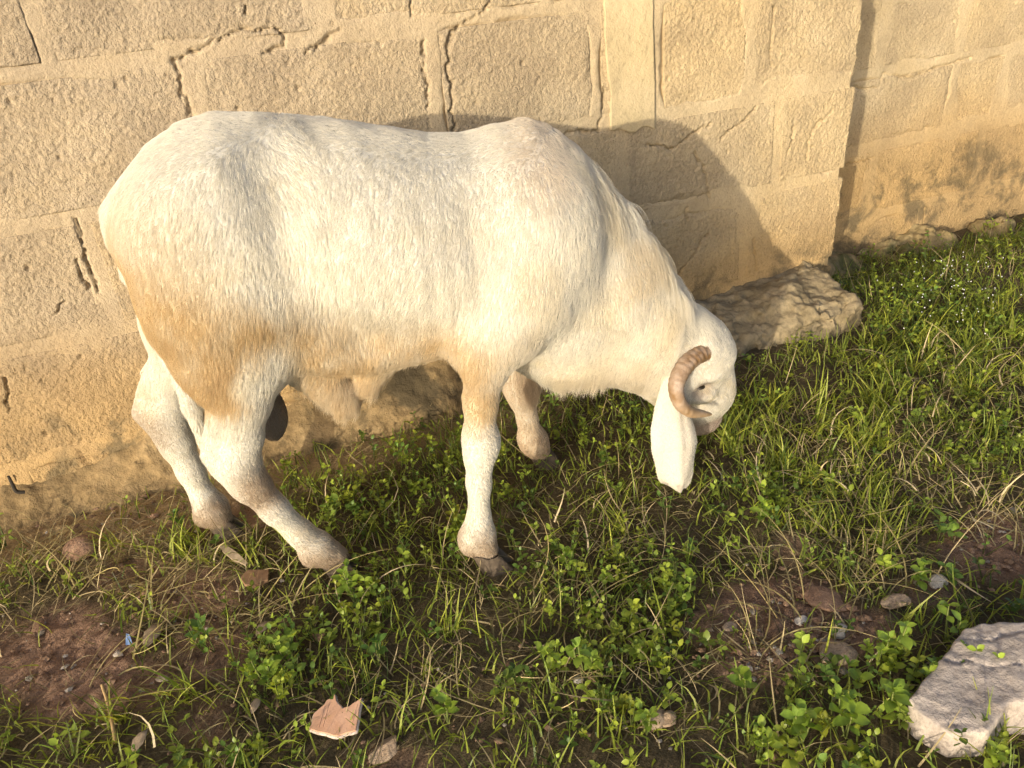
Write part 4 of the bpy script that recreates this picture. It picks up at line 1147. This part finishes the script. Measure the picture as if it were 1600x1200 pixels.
stone(905, 1066, 9, .8, 13, M['stone_b'], "little round olive grey pebble deep in the middle grass", .9)
stone(1140, 985, 12, .6, 14, M['stone_a'], "dull brown pebble left of the right soil patch", .8)
stone(1275, 975, 8, .7, 15, M['stone_c'], "tiny brown pebble just left of the cream pebble", .9)
stone(1108, 990, 9, .6, 16, M['stone_a'], "dull tan pebble at the grass edge, left end of the right soil patch", .8)
stone(1210, 1022, 6, .7, 17, M['stone_b'], "very small grey pebble touching the thin pinkish pebble", .8)

def plate(name, px, z0, thick, tilt, mat, label, cat, jag=0.0, seed=1, group=None, sub=3):
    """thin broken flat piece whose outline is given where it shows"""
    r = np.random.default_rng(seed)
    W = np.array([on_ground(a, b, z0)[:2] for a, b in px]); c = W.mean(0); W = W - c
    pts = []
    for i in range(len(W)):
        a, b = W[i], W[(i + 1) % len(W)]
        for k in range(sub):
            p = a + (b - a) * k / sub
            if k: p = p + r.normal(0, jag, 2)
            pts.append(p)
    bm = bmesh.new(); top = [bm.verts.new((p[0], p[1], thick / 2)) for p in pts]; f = bm.faces.new(top)
    if f.normal.z < 0: f.normal_flip()
    e = bmesh.ops.extrude_face_region(bm, geom=[f]); 
    for v in [g for g in e['geom'] if isinstance(g, bmesh.types.BMVert)]: v.co.z -= thick
    bmesh.ops.recalc_face_normals(bm, faces=bm.faces[:]); 
    me = bpy.data.meshes.new(name); bm.to_mesh(me); bm.free(); me.materials.append(mat)
    o = link(name, me, loc=(c[0], c[1], float(G(c[0], c[1])) + z0)); o.rotation_euler = tilt
    return tag(o, label, cat, group), pts
def mat_clay():
    m, n, l, b = mat_new("fired_clay"); tc = n.new("ShaderNodeTexCoord")
    f = noise_node(n, l, 60, 6, .6, tc.outputs["Object"])
    l.new(ramp(n, l, f, [(.3, (.62, .34, .20)), (.7, (.72, .44, .29))]), b.inputs["Base Color"]); b.inputs["Roughness"].default_value = .6
    bump(n, l, b, noise_node(n, l, 300, 3, .6, tc.outputs["Object"]), .3, .001); return m
M['clay'] = mat_clay(); M['chip'] = mat_simple("chipped_edge", (.62, .48, .38), (.74, .62, .52), 90, .8)
shard, spts = plate("clay_shard", [(484, 1139), (492, 1118), (508, 1106), (525, 1091), (529, 1104), (537, 1112), (548, 1108), (567, 1096), (561, 1120), (556, 1143), (522, 1150)], .018, .006, (.10, -.06, 0), M['clay'], "broken orange clay shard with notched edge at the bottom left", "shard", .0006, 3)
# raised ribs of the shard and its pale broken rim
for k, (ax, ay, bx, by) in enumerate(((549, 1140, 560, 1106), (505, 1138, 517, 1102), (499, 1139, 509, 1108))):
    A_ = on_ground(ax, ay, .018)[:2] - np.array(shard.location[:2]); B_ = on_ground(bx, by, .018)[:2] - np.array(shard.location[:2])
    V, F, _ = tube([(A_[0], A_[1], .0028), ((A_ + B_)[0] / 2, (A_ + B_)[1] / 2, .0029), (B_[0], B_[1], .0028)], [.0006, .0006, .0006], 8, 6)
    link("rib", mesh_np("rib", V, F, M['clay'], smooth=True), shard)
loop_ = [(p[0] * 1.004, p[1] * 1.004, -.0012) for p in spts] + [(spts[0][0] * 1.004, spts[0][1] * 1.004, -.0012)]
V, F, _ = tube(loop_, [.0021] * len(loop_), 7, 2)
link("broken_rim", mesh_np("broken_rim", V, F, M['chip'], smooth=True), shard)
M['brownclay'] = mat_simple("brown_clay", (.26, .15, .08), (.36, .22, .12), 50, .8)
plate("clay_fragment", [(378, 908), (388, 897), (420, 893), (419, 908), (400, 919), (384, 918)], .012, .006, (.05, .1, .0), M['brownclay'], "flat brown clay fragment just below the pale bark chip", "fragment", .0006, 5)
M['bark'] = mat_simple("dry_bark", (.36, .27, .17), (.52, .42, .29), 70, .85)
plate("bark_chip", [(344, 856), (352, 854), (372, 866), (387, 880), (384, 884), (366, 876), (352, 866)], .012, .004, (.1, -.1, 0), M['bark'], "narrow pale bark chip under the far hind hoof", "bark chip", .0004, 6)
M['deadleaf'] = mat_simple("dead_leaf", (.22, .16, .10), (.34, .26, .17), 60, .8)
def dead_leaf(px, label, a, s, e=.1, mat=None):
    g = on_ground(*px); V = LV * np.array([s, s * .7, s]); 
    o = link("dead_leaf", mesh_np("dead_leaf", V, LF, mat or M['deadleaf'], smooth=True), loc=(g[0], g[1], float(G(g[0], g[1])) + .008)); o.rotation_euler = (.2, -e, a)
    sol = o.modifiers.new("thickness", 'SOLIDIFY'); sol.thickness = .0006
    return tag(o, label, "leaf", "dead leaves on the ground")
dead_leaf((228, 1020), "curled brown dead leaf at the right rim of the left soil patch", 1.05, .048)
dead_leaf((402, 1002), "grey dead leaf near the weeds right of the left soil patch", .7, .030)
dead_leaf((395, 1122), "pale crumpled dead leaf left of the orange shard", .9, .024, .3)
dead_leaf((245, 1068), "slim yellowish dead leaf below the left soil patch", -.5, .022, .05, M['bark'])
dead_leaf((212, 1190), "grey dead leaf at the bottom edge on the left", .8, .030, .4)
def stick(name, pts, r0, r1, mat, label, cat):
    W = np.array([[*on_ground(a, b)[:2], zz] for a, b, zz in pts]); W[:, 2] += G(W[:, 0], W[:, 1]); c = W[0].copy()
    V, F, _ = tube(W - c, np.linspace(r0, r1, len(W)), 8, 6); return tag(link(name, mesh_np(name, V, F, mat, smooth=True), loc=c), label, cat)
M['drystalk'] = mat_simple("dry_stalk", (.34, .22, .09), (.48, .33, .15), 60, .7)
M['blackstick'] = mat_simple("black_twig", (.02, .016, .012), (.06, .045, .03), 60, .85)
stick("dry_stalk", [(186, 1172, .004), (182, 1140, .012), (176, 1112, .02), (171, 1094, .026)], .0024, .0018, M['drystalk'], "upright brown dry stalk at the bottom left", "stalk")
tw = [on_wall(a, b, -.085) for a, b in ((13, 744), (20, 758), (26, 768), (39, 769))]
V, F, _ = tube([p - tw[0] for p in tw], [.0022, .003, .0034, .003], 8, 5)
tag(link("twig", mesh_np("twig", V, F, M['blackstick'], smooth=True), loc=tw[0]), "short black twig stuck in the wall base at the left edge", "twig")
M['blue'] = mat_simple("blue_plastic", (.16, .30, .62), (.36, .52, .80), 150, .4)
plate("plastic_scrap", [(196, 1006), (198, 992), (203, 993), (206, 1004)], .008, .0015, (.3, .1, 0), M['blue'], "tiny blue plastic scrap on the left bare soil", "scrap", .0002, 8)

# ------------------------------------------------------------------ weeds one can pick out, each with its leaves
def mat_leaf_solid(name, c):
    m, n, l, b = mat_new(name); tc = n.new("ShaderNodeTexCoord"); oi = n.new("ShaderNodeObjectInfo")
    f = noise_node(n, l, 3, 4, .6, tc.outputs["Object"])
    cc = ramp(n, l, f, [(.3, tuple(.75 * x for x in c)), (.7, tuple(1.2 * x for x in c))])
    cc = mixc(n, l, math_node(n, l, 'MULTIPLY', oi.outputs["Random"], .5), cc, (c[0] * 1.5, c[1] * 1.25, c[2]))
    l.new(cc, b.inputs["Base Color"]); b.inputs["Roughness"].default_value = .42
    t = n.new("ShaderNodeBsdfTranslucent"); l.new(mixc(n, l, 1.0, cc, (1.2, 1.25, .55), 'MULTIPLY'), t.inputs[0]); mx = n.new("ShaderNodeMixShader"); mx.inputs[0].default_value = .3
    l.new(b.outputs[0], mx.inputs[1]); l.new(t.outputs[0], mx.inputs[2]); l.new(mx.outputs[0], n["Material Output"].inputs[0]); return m
M['weedleaf'] = mat_leaf_solid("weed_leaf", (.19, .29, .038)); M['weeddark'] = mat_leaf_solid("weed_leaf_dark", (.085, .17, .033))
M['stem'] = mat_simple("weed_stem", (.10, .13, .03), (.17, .19, .05), 60, .6)
leaf_me = {k: mesh_np("leaf", LV, LF, M[k], smooth=True) for k in ('weedleaf', 'weeddark')}
def weed(px, h, ns, size, seed, label, kind='weedleaf', spread=.5, npair=(2, 3)):
    g = on_ground(*px); r = np.random.default_rng(seed)
    st, lv = weed_layout(g[0], g[1], h, ns, r, spread, npair, size)
    base = np.array([g[0], g[1], float(G(g[0], g[1]))])
    o = link("leafy_weed", None, loc=base); tag(o, label, "weed", "leafy weeds one can tell apart")
    for p in st:
        V, F, _ = tube(np.array(p) - base, np.linspace(.0013, .0008, len(p)), 6, 3); link("stem", mesh_np("stem", V, F, M['stem'], smooth=True), o)
    for q, a, e, s in lv:
        d, s2, u2 = leaf_frame(a, e, r.normal(0, .2)); q = q - base
        lo = link("leaf", leaf_me[kind], o)
        lo.matrix_local = Matrix([[d[i] * s, s2[i] * s, u2[i] * s, q[i]] for i in range(3)] + [[0, 0, 0, 1]])
weed((1180, 825), .055, 2, .0176, 21, "tall pale green weed in the grass right below the sheep's ear", npair=(3, 4))
weed((1487, 845), .022, 1, .0208, 22, "bright flat weed rosette beside the bare red soil at right", spread=.2, npair=(2, 2))
weed((1372, 1040), .075, 2, .0168, 23, "upright weed with paired leaves left of the big pale slab", npair=(3, 4))
weed((1330, 1085), .04, 2, .0208, 24, "broad two-leaved weed below the flat tan stone", npair=(1, 2))
weed((1390, 1120), .045, 3, .0192, 25, "dense bright weed rosette at the lower left tip of the big slab", npair=(2, 3))
weed((1168, 1100), .05, 2, .0176, 26, "narrow-leaved upright weed below the right soil patch", npair=(2, 3))
weed((1065, 950), .05, 3, .0160, 27, "bushy weed in the grass left of the right soil patch", npair=(2, 4))
weed((420, 1075), .05, 4, .0152, 28, "bright round-leaved weed clump above left of the orange shard", npair=(2, 3))
weed((455, 1040), .05, 3, .0144, 29, "light green weed beside the small reddish brown stone", npair=(2, 3))
weed((560, 950), .06, 4, .0160, 30, "bright leafy weed just below the near hind hoof", npair=(2, 4))
weed((590, 1040), .05, 3, .0168, 31, "folded-leaf weed standing above the orange shard", 'weeddark', npair=(2, 3))
weed((895, 905), .055, 3, .0160, 32, "leafy weed right of the near front hoof", npair=(2, 4))
weed((915, 1060), .05, 3, .0168, 33, "yellowish weed beside the little round pebble in the middle grass", npair=(2, 3))
weed((1250, 1170), .05, 3, .0184, 34, "leafy weed at the bottom edge right of centre", npair=(2, 3))
weed((1320, 1160), .055, 3, .0192, 35, "leafy weed at the bottom edge below the two-leaved weed", npair=(2, 3))
weed((1475, 1010), .045, 2, .0168, 36, "small weed against the upper left edge of the big slab", npair=(2, 2))
weed((1430, 920), .035, 3, .0160, 37, "low weed between the whitish stone lump and the tan pebble", npair=(1, 3))
weed((292, 835), .04, 3, .0168, 38, "dark green weed against the wall base by the far hind hoof", 'weeddark', npair=(2, 3))
weed((8, 850), .06, 2, .0192, 39, "yellow green weed at the left edge by the wall base", npair=(1, 2))
weed((1010, 1150), .045, 3, .0160, 40, "pale weed growing over the tan twin stones at the bottom", npair=(2, 3))
weed((310, 1010), .05, 1, .0192, 41, "single thin dark weed between the two soil patches on the left", 'weeddark', npair=(3, 4))
weed((700, 1130), .04, 3, .0144, 42, "leafy weed in the grass right of the orange shard", npair=(2, 3))
